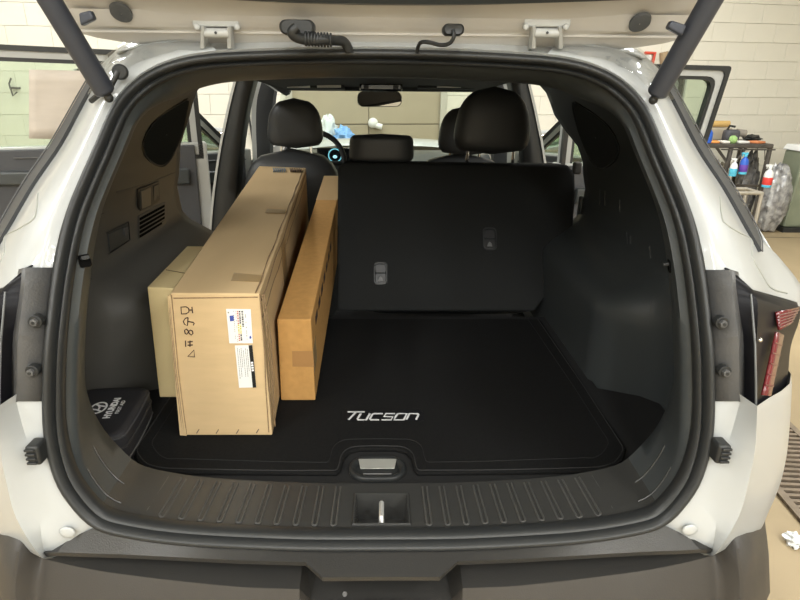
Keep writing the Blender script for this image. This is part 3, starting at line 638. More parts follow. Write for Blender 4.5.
# ------------------------------------------------------------------ pillars, sills, doors
for mir in (False, True):
    def mx(pts): return [V((abs(p.x), p.y, p.z)) for p in pts]
    # B pillar
    outer = mx([U(237, 77, y=3.0), U(229, 110, y=3.0), U(221, 150, y=3.0), U(214, 200, y=3.0), U(211, 240, y=3.0), U(208, 330, y=3.0)])
    inner = mx([U(254, 77, y=3.0), U(246, 110, y=3.0), U(240, 150, y=3.0), U(236, 200, y=3.0), U(233, 240, y=3.0), U(232, 330, y=3.0)])
    o_, i_ = kn(outer, 4), kn(inner, 4)
    m = MB(); m.grid([[p+V((.012, .10, 0)) for p in o_], [p+V((.003, .012, 0)) for p in o_], [p+V((-.006, 0, 0)) for p in o_], [a.lerp(b, .5)+V((0, -.012, 0)) for a, b in zip(o_, i_)], [p+V((.004, 0, 0)) for p in i_], [p+V((-.002, .02, 0)) for p in i_], [p+V((0, .12, 0)) for p in i_]])
    m.build('door_pillar', rubber, CAR, mirror=mir, ang=60)
    m = MB(); m.grid([[p+V((.0, -.004, 0)) for p in o_], [p+V((.012, -.002, 0)) for p in o_], [p+V((.03, .12, 0)) for p in o_]]); m.build('door_pillar_flange', paint_in, CAR, mirror=mir)
    # A pillar
    outer = mx([U(262, 80, y=3.85), U(257, 100, y=3.9), U(256, 125, y=3.95), U(257, 160, y=3.95), U(257, 230, y=3.95)])
    inner = mx([U(276, 78, y=3.85), U(273, 100, y=3.9), U(271, 125, y=3.95), U(270, 160, y=3.95), U(270, 230, y=3.95)])
    o_, i_ = kn(outer, 4), kn(inner, 4)
    m = MB(); m.grid([[p+V((.01, .12, 0)) for p in o_], o_, [a.lerp(b, .5)+V((0, -.01, 0)) for a, b in zip(o_, i_)], i_, [p+V((0, .12, 0)) for p in i_]]); m.build('windscreen_pillar', headliner, CAR, mirror=mir)
    m = MB(); m.grid([[p+V((.0, .004, 0)) for p in o_], [p+V((.03, .004, 0)) for p in o_], [p+V((.04, .14, 0)) for p in o_]]); m.build('windscreen_pillar_flange', paint_in, CAR, mirror=mir)
    # roof side rail and door sill
    rail = kn([V((.57, 1.75, 1.55)), V((.61, 2.4, 1.56)), V((.625, 3.0, 1.55)), V((.62, 3.5, 1.52)), V((.60, 3.85, 1.465))], 5)
    MB().tube(rail, .032, 8).build('roof_rail_trim', headliner, CAR, mirror=mir)
    MB().tube([p+V((.05, 0, .02)) for p in rail], .03, 8).build('roof_side_panel', paint, CAR, mirror=mir)
    MB().box((.84, 3.1, .36), (.14, 2.2, .16)).build('door_sill', paint, CAR, bevel=.02, mirror=mir)
    # wing in front of the doors, and the wheels
    m = MB(); m.grid([[V((x, y, z)) for y in (4.0, 4.3, 4.7, 5.1, 5.4)] for x, z in ((.78, 1.08), (.88, 1.02), (.92, .9), (.92, .75))]); m.build('front_wing', paint, CAR, mirror=mir, thick=.004)
    for wy in (1.75, 4.5):
        c = V((.80, wy, .35)); m = MB(); prof = [(.20, .11), (.30, .115), (.34, .10), (.35, .06), (.35, -.06), (.34, -.10), (.30, -.115), (.20, -.11)]
        m.grid([[c+V((b, a*cos(q), a*sin(q))) for q in [2*pi*k/36 for k in range(36)]] for a, b in prof], True); wh = m.build('wheel', mat('tyre_rubber', (.02, .02, .02), .8), CAR, mirror=mir)
        m = MB(); m.grid([[c+V((b, a*cos(q), a*sin(q))) for q in [2*pi*k/36 for k in range(36)]] for a, b in ((.235, .10), (.22, .07), (.05, .06), (.03, .08), (.001, .08))], True); m.build('rim', steel, wh, mirror=mir)
    # rear side body under the window
    m = MB(); m.grid([[V((x, y, z)) for y in (1.2, 1.4, 1.7, 2.0, 2.15)] for x, z in ((.80, 1.22), (.885, 1.12), (.915, 1.0), (.925, .85), (.92, .74))]); m.build('side_panel', paint, CAR, mirror=mir, thick=.004)
# doors, each standing in its own vertical plane
def door(name, H, Ed, pts_top, belt, side, labels=None, mirror_on=False):
    H = V((*H, 0)); Ed = V((*Ed, 0)); du = (Ed-H).normalized(); Ln = (Ed-H).length; nn = V((du.y, -du.x, 0)); 
    if nn.y > 0: nn = -nn                                       # nn: towards the viewer = inside face
    def D(u, z, h=0): return H+du*u+nn*h+V((0, 0, z))
    low = [(0, .34), (Ln, .34), (Ln+.02, .7), (Ln, belt), (0, belt)]
    m = MB(); m.prism([D(u, z, -.05) for u, z in low], nn*.08); d = m.build(name, paint_in, CAR, smooth=False, bevel=.008)
    ti = [(.07, .42), (Ln-.07, .42), (Ln-.05, .7), (Ln-.07, belt-.01), (.06, belt-.01)]
    t = MB().prism([D(u, z, .031) for u, z in ti], nn*.02).build('door_trim', mat('door_trim_plastic', (.06, .062, .068), .6), d, smooth=False, bevel=.006)
    MB().prism([D(u, z, .05) for u, z in ((.10, belt-.12), (Ln-.10, belt-.10), (Ln-.10, belt-.16), (.10, belt-.20))], nn*.03).build('armrest', trimp, d, bevel=.01)
    MB().tube([D(.15, belt-.055, .055), D(Ln-.2, belt-.045, .055)], .004, 6).build('trim_line', bracketp, d)
    def off(P, k):
        n = len(P); R_ = []
        ar = sum(P[i][0]*P[(i+1) % n][1]-P[(i+1) % n][0]*P[i][1] for i in range(n)); sg = 1 if ar > 0 else -1
        for i in range(n):
            a = V(P[i-1]); b = V(P[i]); c = V(P[(i+1) % n]); e1 = (b-a).normalized(); e2 = (c-b).normalized()
            n1 = V((-e1.y, e1.x))*sg; n2 = V((-e2.y, e2.x))*sg; q = (n1+n2); q = q/(max(.35, 1+n1.dot(n2)))
            R_.append(tuple(b+q*k))
        return R_
    o0 = pts_top; o1 = off(o0, .022); o2 = off(o0, .050); o3 = off(o0, .066)
    def rnd(P, r, corners):
        out = []; n = len(P)
        for i in range(n):
            b = V(P[i])
            a = V(P[i-1]); c = V(P[(i+1) % n]); rr_ = r if i in corners else .002
            for k in range(6):
                t = k/5; p0 = b+(a-b).normalized()*rr_; p2 = b+(c-b).normalized()*rr_; out.append(tuple(p0*(1-t)**2+b*2*t*(1-t)+p2*t*t))
        return out
    cs = labels or (2, 3)
    r0, r1, r2, r3 = rnd(o0, .02, cs), rnd(o1, .035, cs), rnd(o2, .06, cs), rnd(o3, .055, cs)
    MB().frame([D(u, z, .0) for u, z in r0], [D(u, z, .0) for u, z in r1], nn*.03).build('window_seal', rubber, d, ang=40)
    MB().frame([D(u, z, -.03) for u, z in r0], [D(u, z, -.03) for u, z in r1], nn*.03).build('window_frame', paint_in, d, ang=40)
    MB().frame([D(u, z, -.03) for u, z in r1], [D(u, z, -.03) for u, z in r2], nn*.05).build('window_frame', paint_in, d, ang=40)
    MB().frame([D(u, z, -.02) for u, z in r2], [D(u, z, -.02) for u, z in r3], nn*.035).build('window_seal', rubber, d, ang=40)
    m = MB(); m.prism([D(u, z, -.012) for u, z in r2], nn*.004); m.build('window_glass', greenglass, d, smooth=False)
    return d, D
BL = 1.225
d1, D1 = door('rear_door', (-.895, 3.05), (-1.86, 2.66), [(0.02, BL-.08), (.02, 1.635), (1.0, 1.655), (1.04, BL-.08)], BL, -1, (1, 2))
d2, D2 = door('rear_door', (.895, 3.05), (1.74, 3.13), [(0.02, 1.05), (.02, 1.615), (.855, 1.605), (.77, 1.05)], 1.13, 1, (1, 2))
for sx in (-1, 1):
    d3, D3 = door('front_door', (sx*.89, 3.98), (sx*1.62, 3.30), [(0.04, 1.03), (.42, 1.42), (.80, 1.57), (1.0, 1.57), (1.0, 1.03)], 1.10, sx, (2, 3))
    c = D3(.18, 1.16, -.14)
    MB().ell(c, (.12, .06, .075), 18, 10, p=.7).build('side_mirror', paint, d3)
    MB().ell(c+V((0, -.05, 0)), (.10, .02, .06), 18, 10, p=.7).build('side_mirror_glass', gloss if False else mat('mirror', (0, 0, 0)), d3)
    MB().tube([D3(.1, 1.12, -.03), c], .02, 8).build('mirror_arm', rubber, d3)
MB().prism([D1(.35, 1.62, .02), D1(.39, 1.62, .02), D1(.39, 1.585, .02), D1(.35, 1.585, .02)], (0, -.01, 0)).build('frame_clip', rubber, d1)
# ------------------------------------------------------------------ tailgate
ga = R(40)
def G(x, s_, h=0):  # s_ metres from the hinge line toward the raised edge, h below the inner face
    return V((x, 1.205-s_*cos(ga)+h*sin(ga)*0, 1.583+s_*sin(ga)-h))
hw = [(-.03, .60), (.05, .615), (.2, .63), (.5, .62), (.85, .60), (1.05, .57), (1.12, .50)]
m = MB(); rows = []
for s_, wdt in hw: rows.append([G(wdt*x, s_, -.03*abs(x)**6-.0) for x in [-1+k/12 for k in range(25)]])
m.grid([[p+V((0, .01, .05)) for p in rows[0]]]+rows+[[p+V((0, 0, .06)) for p in rows[-1]], [p+V((0, .0, .08)) for p in rows[3]], [p+V((0, .0, .06)) for p in rows[0]]])
tg = m.build('tailgate', mat('tailgate_inner_paint', (.50, .485, .46), .45, coat=.1), CAR, ang=45)
# pressed steps near the hinges
MB().tube([G(x, .012, .0) for x in [-.56+1.12*k/30 for k in range(31)]], .003, 6).build('tailgate_crease', MATS['tailgate_inner_paint'], tg)
m = MB(); m.grid([[G(x, s_+.02*(1-(x/.6)**2)*0, h) for x in [-.56+1.12*k/24 for k in range(25)]] for s_, h in ((.022, -.003), (.026, .002), (.046, .003), (.058, -.004))]); m.build('tailgate_crease', MATS['tailgate_inner_paint'], tg)
# dark liner further up the gate
m = MB(); m.grid([[G(x, .086+.028*(x/.5)**2, .004) for x in [-.52+1.04*k/20 for k in range(21)]], [G(x, .105+.02*(x/.5)**2, .016) for x in [-.52+1.04*k/20 for k in range(21)]], [G(x, 1.0, .016) for x in [-.52+1.04*k/20 for k in range(21)]]]); m.build('tailgate_liner', trimp, tg, thick=.004)
def gp(px_, py_, h=0):
    d = U(px_, py_, y=1)-CAM; t = .3; 
    while t < 2:
        p = CAM+d*t
        s_ = (1.205-p.y)/cos(ga)
        if p.z <= 1.583+s_*sin(ga)-h and t > .5: break
        t += .001
    # march back from far
    lo, hi = .2, 2.5
    f = lambda t: (CAM+d*t).z-(1.583+((1.205-(CAM+d*t).y)/cos(ga))*sin(ga)-h)
    for _ in range(40):
        mm = (lo+hi)/2
        if f(mm) < 0: lo = mm
        else: hi = mm
    return CAM+d*lo
for px_, py_ in ((121, 12), (640, 22)):
    c = gp(px_, py_, .004); ax = V((cos(0)*0, sin(ga), cos(ga))); e1 = V((1, 0, 0)); e2 = V((0, -cos(ga), sin(ga)))
    m = MB(); m.grid([[c+e1*cos(q)*r_+e2*sin(q)*r_*1.05-V((0, 0, h)) for q in [2*pi*k/24 for k in range(24)]] for r_, h in ((.019, -.002), (.019, .003), (.0165, .004), (.001, .0035))], True); m.build('access_plug', mat('slate_plug', (.075, .08, .085), .6), tg)
# hinges
for px_, sg in ((217, 1), (546, 1)):
    c0 = gp(px_, 27, .004)
    a = U(px_-23, 25, y=c0.y); b = U(px_+23, 25.5, y=c0.y)
    hm_ = MB(); hm_.hexa([a+V((0, -.01, -.003)), b+V((0, -.01, -.003)), b+V((0, .02, -.009)), a+V((0, .02, -.009)), a+V((0, -.01, .01)), b+V((0, -.01, .01)), b+V((0, .02, .002)), a+V((0, .02, .002))])
    hg = hm_.build('tailgate_hinge', paint_in, tg, bevel=.002)
    k1 = U(px_-12, 33, y=1.17); k2 = U(px_+12, 33.3, y=1.17); MB().tube([k1, k2], .0085, 12).build('hinge_barrel', paint_in, CAR)
    MB().tube([(k1+k2)/2+V((0, -.0085, 0)), (k1+k2)/2+V((0, -.010, 0))], .0025, 10).build('hinge_pin', rubber, CAR)
    for s_ in (-1, 1):
        q0 = U(px_+s_*13, 27, y=1.165); q1 = U(px_+s_*13.5, 49, y=1.19)
        MB().hexa([q1+V((-.004, -.01, 0)), q1+V((.004, -.01, 0)), q1+V((.004, .02, 0)), q1+V((-.004, .02, 0)), q0+V((-.003, -.01, 0)), q0+V((.003, -.01, 0)), q0+V((.003, .012, 0)), q0+V((-.003, .012, 0))]).build('hinge_arm', paint_in, CAR, bevel=.001)
        MB().ell(U(px_+s_*20, 27, y=c0.y-.012), (.006, .004, .006), 12, 8).build('hinge_bolt', paint_in, CAR)
# wiring boot (left) and washer hose (right)
c = U(297, 27, y=1.12); m = MB(); m.grid([[c+V((x, d, z)) for x, z in rrect(.062*f, .024*f, .011*f, 6)] for f, d in ((1.0, .02), (1.0, 0), (.85, -.004), (.3, -.004), (.001, -.004))], True); wb = m.build('wiring_boot', rubber, CAR)
pp = kn([U(*q, y=yy) for *q, yy in ((297, 27, 1.10), (292, 33, 1.10), (300, 38.5, 1.11), (312, 40, 1.12), (325, 40, 1.13), (336, 40.5, 1.15), (344, 42, 1.16), (349, 50, 1.17))], 6)
MB().tube(pp, .0088, 12).build('boot_tube', rubber, wb)
for k in range(9):
    i = 19+k; p = U(306+k*3.1, 38.8+k*.17, y=1.115+k*.003); MB().tube([p+V((-.0018, 0, 0)), p+V((.0018, 0, 0))], .0125, 12).build('boot_fold', rubber, wb, bevel=.0008)
c = U(453.5, 29.5, y=1.12); m = MB(); m.grid([[c+V((x, d, z)) for x, z in rrect(.038*f, .019*f, .009*f, 6)] for f, d in ((1.0, .02), (1.0, 0), (.8, -.004), (.3, -.002), (.001, -.002))], True); hb = m.build('washer_hose', rubber, CAR)
MB().tube(kn([U(*q, y=yy) for *q, yy in ((453, 30, 1.11), (454, 36, 1.105), (450, 43, 1.11), (441, 45, 1.12), (430, 42.5, 1.13), (422, 42, 1.14), (418.5, 46, 1.16), (417, 52, 1.17))], 6), .0036, 8).build('hose_tube', rubber, hb)
# power struts
for (lo, mid_, hi, tab, side) in (((107, 95), (75, 42), (47, -2), [(78, 13), (90, 10), (94, 19), (80, 26)], -1), ((655, 97), (685, 45), (712, -2), [(683, 36), (668, 28), (672, 20), (687, 25)], 1)):
    p0 = U(*lo, y=1.075); p1 = U(*mid_, y=1.045); d = (p1-p0)
    p2 = p0+d*2.9
    st = MB().tube([p0+d*.02, p0+d*.06, p0+d*.09, p2], [.012, .0165, .0178, .0178], 20).build('tailgate_strut', strutm, CAR, ang=50)
    MB().tube([p0+d*-.08, p0+d*.03], .007, 10).build('strut_rod', rubber, st)
    MB().ell(p0+d*-.06, (.008, .008, .008), 12, 8).build('ball_joint', rubber, st)
    q = [U(*a, y=1.02) for a in tab]; MB().prism(q, (0, .014, 0)).build('strut_bracket', strutm, st, bevel=.003)
g0 = U(121, 72, y=1.12); gb = MB().tube([g0, g0+V((.003, -.014, 0))], .0135, 18).build('bump_grommet', rubber, CAR, bevel=.003)
MB().tube([g0+V((0, -.012, 0)), U(112, 84, y=1.10), U(91, 101, y=1.12)], .005, 10).build('grommet_stem', rubber, gb)
# left protective film pieces on the roof corners (shipping film)
# ------------------------------------------------------------------ things in the boot
mp = [(.085, 1.030), (.45, 1.036), (.505, 1.05), (.535, 1.075), (.56, 1.12), (.562, 1.90)]
nt_ = [(.085, 1.030), (.078, 1.045), (.074, 1.085), (.062, 1.108), (.040, 1.118)]
half = nt_[::-1]+mp[1:]
zt = .727
poly = [V((x-.009*(x < .09), y, zt)) for x, y in half]
L_ = [V((-x-.009*(x < .09), y, zt)) for x, y in half][::-1]
poly = L_+poly
m = MB().prism(poly, (0, 0, -.0105)); mat_o = m.build('cargo_mat', carpet, None, smooth=False, bevel=.004, bseg=3, label='black carpeted cargo mat with silver lettering lying on the boot floor', cat='mat')
WORLD[mat_o.name] = mat_o.location.copy()
def hem(off, hr):
    P = []
    for x, y in half[::-1][0:]: P.append((x, y))
    for x, y in half: P.append((-x, y))
    Q = []
    c = V((0, 1.35))
    for i, (x, y) in enumerate(P):
        p = V((x, y)); d = V((0, 1)) if .09 < abs(x) < .5 else (V((-math.copysign(1, x), 0)) if y > 1.2 else V((-math.copysign(.7, x), .7)))
        if abs(x) < .09: d = V((math.copysign(.6, x), .8))
        q = p+d*off; Q.append(V((q.x-.009*(abs(x) < .09), q.y, zt+.0005)))
    return MB().tube(kn(Q, 3), hr, 6)
hem(.010, .0014).build('mat_hem', mat('hem_binding', (.02, .02, .02), .8), mat_o, ang=80)
hem(.045, .0010).build('mat_ridge', carpet2, mat_o, ang=80)
# silver lettering on the mat
c0, c1 = U(343, 420, z=zt), U(421, 412, z=zt)
Wt = c1.x-c0.x; Ht = c1.y-c0.y
def FM(u, v, h): return V((c0.x+u, c0.y+v, zt+h))
def glyphs(Wt, Ht, wdt, Fn):
    cell = Wt/7.05; sh = .42
    G_ = {'T': [[(-.1, 1), (1.55, 1)], [(.72, 1), (.50, 0)]], 'u': [[(0, .78), (0, .12), (.12, 0), (.88, 0), (.88, .78)]], 'c': [[(.95, .78), (.12, .78), (0, .66), (0, .12), (.12, 0), (.92, 0)]],
          's': [[(.95, .78), (.08, .78), (.04, .42), (.9, .38), (.88, 0), (0, 0)]], 'o': [[(.06, .78), (.92, .78), (.92, 0), (.02, 0), (.0, .4), (.06, .78)]], 'n': [[(0, 0), (0, .78), (.82, .78), (.92, .66), (.92, 0)]]}
    u0 = .02; m = MB()
    for ch, adv in (('T', 1.25), ('u', 1.14), ('c', 1.14), ('s', 1.14), ('o', 1.14), ('n', 1.1)):
        for st in G_[ch]:
            ribbon(m, [((u0+x*.98)*cell+y*sh*cell, y*Ht) for x, y in st], wdt, Fn)
        u0 += adv
    return m
glyphs(Wt*.97, Ht, .0052, FM).build('lettering', mat('silver_letters', (.62, .63, .63), .35), mat_o, smooth=False)
MB().prism([FM(-.004, -.004, 0), FM(Wt+.004, -.004, 0), FM(Wt+.004, Ht+.006, 0), FM(-.004, Ht+.006, 0)], (0, 0, .0003)).build('lettering_patch', dk, mat_o, smooth=False)

def carton(name, fr, bk, m_, label):
    """fr, bk: TL, TR, BR, BL corners"""
    tl, tr, br, bl = fr; Tl, Tr, Br, Bl = bk
    o = MB().hexa([bl, br, Br, Bl, tl, tr, Tr, Tl]).build(name, m_, None, smooth=False, bevel=.003, bseg=2, label=label, cat='box')
    return o
Y1 = U(187, 436, z=.727).y
FR = lambda a, b, h=0: U(a, b, y=Y1)+V((0, -h, 0))
fr = [FR(170, 293), FR(259.5, 293.5), FR(272.5, 435.5), FR(185.5, 436)]
bk = [U(259, 166, y=2.85), U(306, 168, y=2.85)]
bk = bk+[bk[1]+V((0, .01, -.345)), bk[0]+V((0, .01, -.345))]
for p in (fr[2], fr[3]): p.z = .7285
b1 = carton('cardboard_box', fr, bk, card1, 'largest tan cardboard box, long, with two white labels on its end')
def FF(u, v, h=0):   # pixel-unit coordinates of a close view of the end face
    return FR(160+u/3.75, 280+v/3.75, h+.0005)
# corrugated flap edges
for k, (xa, xb) in enumerate(((30, 86), (34, 92), (42, 100))):
    MB().tube([FF(xa+2, 56, .001), FF((xa+xb)/2-2, 330, .002), FF(xb, 576, .001)], .0011, 5).build('flap_edge', cardedge, b1)
lf = MB().prism([FF(29, 60), FF(41, 52), FF(101, 582), FF(76, 580)], (0, -.002, 0)).build('side_flap', card1, b1, smooth=False)
for k, (xa, xm, xb) in enumerate(((374, 398, 408), (383, 408, 418), (390, 416, 425))):
    MB().tube([FF(xa, 52, .0), FF(xm-6, 250, .002-.002*k)+V((0, .012*k, 0)), FF(xm, 420, .001)+V((0, .012*k, 0)), FF(xb, 570, 0)+V((0, .012*k, 0))], .0013, 5).build('flap_edge', cardedge, b1)
MB().prism([FF(50, 66), FF(366, 62), FF(368, 66), FF(52, 70)], (0, -.0006, 0)).build('fold_line', cardedge, b1, smooth=False)
# top slit between the flaps, running the length of the box
t0, t1 = fr[1], bk[1]; l0, l1 = fr[0], bk[0]
def TP(s_, t, h=0): a = l0.lerp(l1, s_); b = t0.lerp(t1, s_); return a.lerp(b, t)+V((0, 0, h))
def SD(s_, t, h=0): a = fr[1].lerp(bk[1], s_); b = fr[2].lerp(bk[2], s_); return a.lerp(b, t)+V((h, 0, 0))
sl = [TP(k/20, .955+.008*math.sin(k*1.7), .0015) for k in range(21)]
MB().tube(sl, [.0016+.0008*math.sin(k*2.3) for k in range(21)], 5).build('flap_edge', cardedge, b1)
MB().tube([SD(k/20, .05+.012*math.sin(k*1.3), .0015) for k in range(21)], .0014, 5).build('flap_edge', cardedge, b1)
MB().tube([SD(k/20, .16+.01*math.sin(k*1.9), .001) for k in range(21)], .0010, 5).build('flap_edge', cardedge, b1)
def tp_px(px_, py_):  # point of the lid seen at a pixel
    d = U(px_, py_, y=1)-CAM; n = (l1-l0).cross(t0-l0).normalized(); t = (l0-CAM).dot(n)/d.dot(n); return CAM+d*t+V((0, 0, .0006))
for q in (((234, 273), (264, 276), (262, 282), (231, 281)), ((267, 209), (286, 210), (285, 213.5), (265, 213))):
    MB().prism([tp_px(*p) for p in q], (0, 0, .0006)).build('tape', tapem, b1, smooth=False)
for q in (((262, 208), (262, 214)), ):
    pass
MB().prism([SD(.26, .06, .0006), SD(.33, .06, .0006), SD(.33, .55, .0006), SD(.26, .55, .0006)], (.0006, 0, 0)).build('tape', tapem, b1, smooth=False)
# scribbles of print near the far end
m = MB()
for a in range(6):
    x = 273+a*2.2; m.tube([tp_px(x, 168), tp_px(x+1.2, 170.5), tp_px(x+.5, 172)], .0022, 4)
m.build('print', mat('faded_blue_ink', (.12, .22, .32), .6), b1)
m = MB()
for a in range(5):
    x = 290+a*2.4; m.tube([tp_px(x, 168.5), tp_px(x+.8, 172), tp_px(x+1.6, 169)], .0022, 4)
m.build('print', ink, b1)
# handling marks: glass, umbrella, clamp, arrows, triangle (printed turned a quarter)
m = MB(); Fk = lambda u, v, h: FR(160+u/3.75, 280-v/3.75, .0006+h)
def st(pts, closed=False, wd=3.8): ribbon(m, [(a, -b) for a, b in pts], wd, Fk, closed)
st([(79, 101), (98, 100), (108, 106), (109, 119), (99, 126), (81, 127)], True); st([(109, 112), (121, 112)]); st([(120, 100), (123, 124)])
st([(106, 140), (96, 143), (88, 154), (92, 165), (103, 171), (106, 140)]); st([(104, 155), (124, 158), (129, 163), (125, 169)])
st([(93, 188), (99, 183), (106, 190), (110, 200), (118, 206), (124, 200), (122, 191), (114, 187), (107, 194), (101, 203), (95, 200), (93, 192)], True)
st([(96, 226), (97, 250)]); st([(104, 232), (124, 230)]); st([(104, 244), (124, 243)]); st([(113, 226), (113, 250)])
st([(105, 286), (128, 262), (130, 288)], True)
m.build('handling_marks', ink, b1, smooth=False)
m = MB()
for a, b in ((141, 566), (214, 567), (290, 567), (365, 565)): m.prism([FF(a-5, b+7), FF(a-2, b+9), FF(a+7, b-6), FF(a+5, b-8)], (0, -.0008, 0))
m.build('staple', mat('staple_dark', (.08, .06, .05), .5), b1, smooth=False)
def FQ(a, b, h=0): return FR(200+a/4, 300+b/4, .001+h)
la = MB().prism([FQ(105, 35), FQ(203, 36), FQ(212, 172), FQ(118, 172)], (0, -.0006, 0)).build('shipping_label', paper, b1, smooth=False, label='white address label')
m = MB().prism([FQ(119, 62, .0008), FQ(135, 60, .0008), FQ(137, 82, .0008), FQ(121, 84, .0008)], (0, -.0004, 0)); m.build('logo', blueink, la, smooth=False)
MB().prism([FQ(111, 46, .0008), FQ(117, 46, .0008), FQ(118, 52, .0008), FQ(112, 52, .0008)], (0, -.0004, 0)).build('print', greyink, la, smooth=False)
mt = {0: mat('red_ink', (.5, .16, .12), .6), 1: greyink, 2: yelink, 3: blk}
random.seed(11)
cols_ = {k: MB() for k in mt}
for col_, (x0, x1, k0) in enumerate(((148, 154, 0), (156, 162, 3), (166, 173, 3), (180, 183, 1), (134, 136, 1), (143, 145, 1))):
    y = 42
    while y < 162:
        l = random.uniform(2.5, 6); kk = k0
        if 95 < y < 135 and col_ < 2: kk = 2
        sx_ = (y-42)*.07
        if not (col_ > 2 and random.random() < .35) and not (col_ == 2 and y > 105): cols_[kk].prism([FQ(x0+sx_, y, .0008), FQ(x1+sx_, y, .0008), FQ(x1+sx_, y+l, .0008), FQ(x0+sx_, y+l, .0008)], (0, -.0004, 0))
        y += l+random.uniform(1.5, 4)
for k, mm in cols_.items(): mm.build('print', mt[k], la, smooth=False)
MB().prism([FQ(198, 146, .0008), FQ(203, 140, .0008), FQ(207, 150, .0008), FQ(200, 156, .0008)], (0, -.0004, 0)).build('logo', blueink, la, smooth=False)
lb = MB().prism([FQ(140, 181), FQ(210, 179), FQ(226, 348), FQ(157, 350)], (0, -.0006, 0)).build('shipping_label', paper, b1, smooth=False, label='white label with black band')
bb = MB().prism([FQ(195, 180, .0008), FQ(210, 179, .0008), FQ(226, 348, .0008), FQ(212, 349, .0008)], (0, -.0004, 0)).build('black_band', blk, lb, smooth=False)
m = MB()
for k in range(4): a = 246+k*10; m.prism([FQ(204+k, a, .0014), FQ(213+k, a-1, .0014), FQ(214+k, a+6, .0014), FQ(205+k, a+7, .0014)], (0, -.0003, 0))
m.build('lettering', whitep, lb, smooth=False)
m = MB()
for k, (x0, ya, yb) in enumerate(((148, 190, 305), (156, 195, 300), (163, 190, 260), (171, 200, 306), (180, 192, 300), (187, 195, 280))):
    y = ya
    while y < yb:
        l = random.uniform(3, 9); s_ = (y-181)*.095; m.prism([FQ(x0+s_, y, .0008), FQ(x0+2.2+s_, y, .0008), FQ(x0+2.2+s_+l*.09, y+l, .0008), FQ(x0+s_+l*.09, y+l, .0008)], (0, -.0004, 0)); y += l+2
m.build('print', greyink, lb, smooth=False)

# slim orange box
Y2 = U(281, 401, z=.727).y
fr2 = [U(277, 319.5, y=Y2), U(311, 319.5, y=Y2), U(315.5, 401, y=Y2), U(281, 401, y=Y2)]
tl2 = U(324, 176, y=2.78); bk2 = [tl2, tl2+V((.088, 0, 0)), tl2+V((.088, .01, -.225)), tl2+V((0, .01, -.225))]
for p in (fr2[2], fr2[3]): p.z = .7285
b2 = carton('cardboard_box', fr2, bk2, card3, 'slim orange-brown cardboard box standing between the seat back and the biggest box')
def S2(s_, t, h=0): a = fr2[1].lerp(bk2[1], s_); b = fr2[2].lerp(bk2[2], s_); return a.lerp(b, t)+V((h, 0, 0))
def T2(s_, t, h=0): a = fr2[0].lerp(bk2[0], s_); b = fr2[1].lerp(bk2[1], s_); return a.lerp(b, t)+V((0, 0, h))
m = MB()
for k in range(7): a = .06+k*.06; m.prism([S2(a, .16, .0005), S2(a+.035, .16, .0005), S2(a+.035, .26, .0005), S2(a, .26, .0005)], (.0006, 0, 0))
m.build('print', ink, b2, smooth=False, kind='stuff')
MB().prism([S2(.0, .36, .0004), S2(.05, .36, .0004), S2(.05, .66, .0004), S2(.0, .66, .0004)], (.0006, 0, 0)).build('tape', tapem, b2, smooth=False)
cy = lambda a, b: U(a, b, y=Y2-.0006)
MB().prism([cy(292, 351), cy(313, 351), cy(314, 367), cy(292.5, 366.5)], (0, -.0005, 0)).build('tape', mat('clear_tape', (.40, .215, .08), .4), b2, smooth=False)
MB().tube([T2(0, .5, .0006), T2(1, .5, .0006)], .0010, 4).build('lid_seam', cardedge, b2) if False else None
MB().prism([T2(.72, 0, .0004), T2(1, 0, .0004), T2(1, 1, .0004), T2(.72, 1, .0004)], (0, 0, .0006)).build('tape', mat('pale_tape', (.60, .40, .20), .35), b2, smooth=False)
# pale short box on the left
Y3 = 1.345
x3 = U(147, 287, y=Y3); x3b = U(161, 408, y=Y3); B3 = U(187, 246, z=x3.z-.002)
fr3 = [x3, V((-.488, Y3, x3.z-.004)), V((-.486, Y3, .7285)), V((x3b.x, Y3, .7285))]
bk3 = [B3, V((-.508, B3.y, B3.z)), V((-.508, B3.y, .7285)), V((B3.x, B3.y, .7285))]
b3 = carton('cardboard_box', fr3, bk3, card2, 'pale cream cardboard box, shortest of the three, beside the left boot wall')
mid3 = U(166, 270, z=x3.z); MB().tube([mid3+V((0, 0, .0006)), V((-.492, Y3+.10, x3.z))], .0009, 4).build('fold_line', cardedge, b3)
# soft zip case
zc = .719; zh = .083
pr = [V((-.566, 1.255)), V((-.548, 1.075)), V((-.560, 1.055)), V((-.60, 1.045)), V((-.722, 1.05)), V((-.730, 1.07)), V((-.728, 1.24)), V((-.70, 1.262)), V((-.585, 1.270))]
pc = crv([V((p.x, p.y, 0)) for p in pr], 48, True); ce = sum(pc, V())/48
def lp_(f, z): return [V((ce.x+(p.x-ce.x)*f, ce.y+(p.y-ce.y)*f, z)) for p in pc]
def po_z(f): return zc+zh+.004*(1-f*f)
m = MB().grid([lp_(.9, zc), lp_(.985, zc+.004), lp_(1, zc+.02), lp_(1.0, zc+zh*.75), lp_(.985, zc+zh*.93), lp_(.95, po_z(.95)), lp_(.8, po_z(.8)), lp_(.5, po_z(.5)), lp_(.2, po_z(.2)), lp_(.01, po_z(0))], True)
m.add(lp_(.9, zc), [tuple(range(48))])
pouch = m.build('zip_case', mat('black_nylon', (.022, .022, .026), .6, bump=.4, bscale=700), None, ang=60, label='black zipped soft case with white printed emblem in the left corner pocket', cat='case')
MB().tube(lp_(.992, zc+zh*.9)+[lp_(.992, zc+zh*.9)[0]], .0022, 6, False).build('piping', mat('grey_piping', (.05, .05, .055), .5), pouch)
MB().tube(lp_(1.004, zc+zh*.6)+[lp_(1.004, zc+zh*.6)[0]], .0026, 6, False).build('zipper', mat('zip_teeth', (.03, .03, .032), .4), pouch)
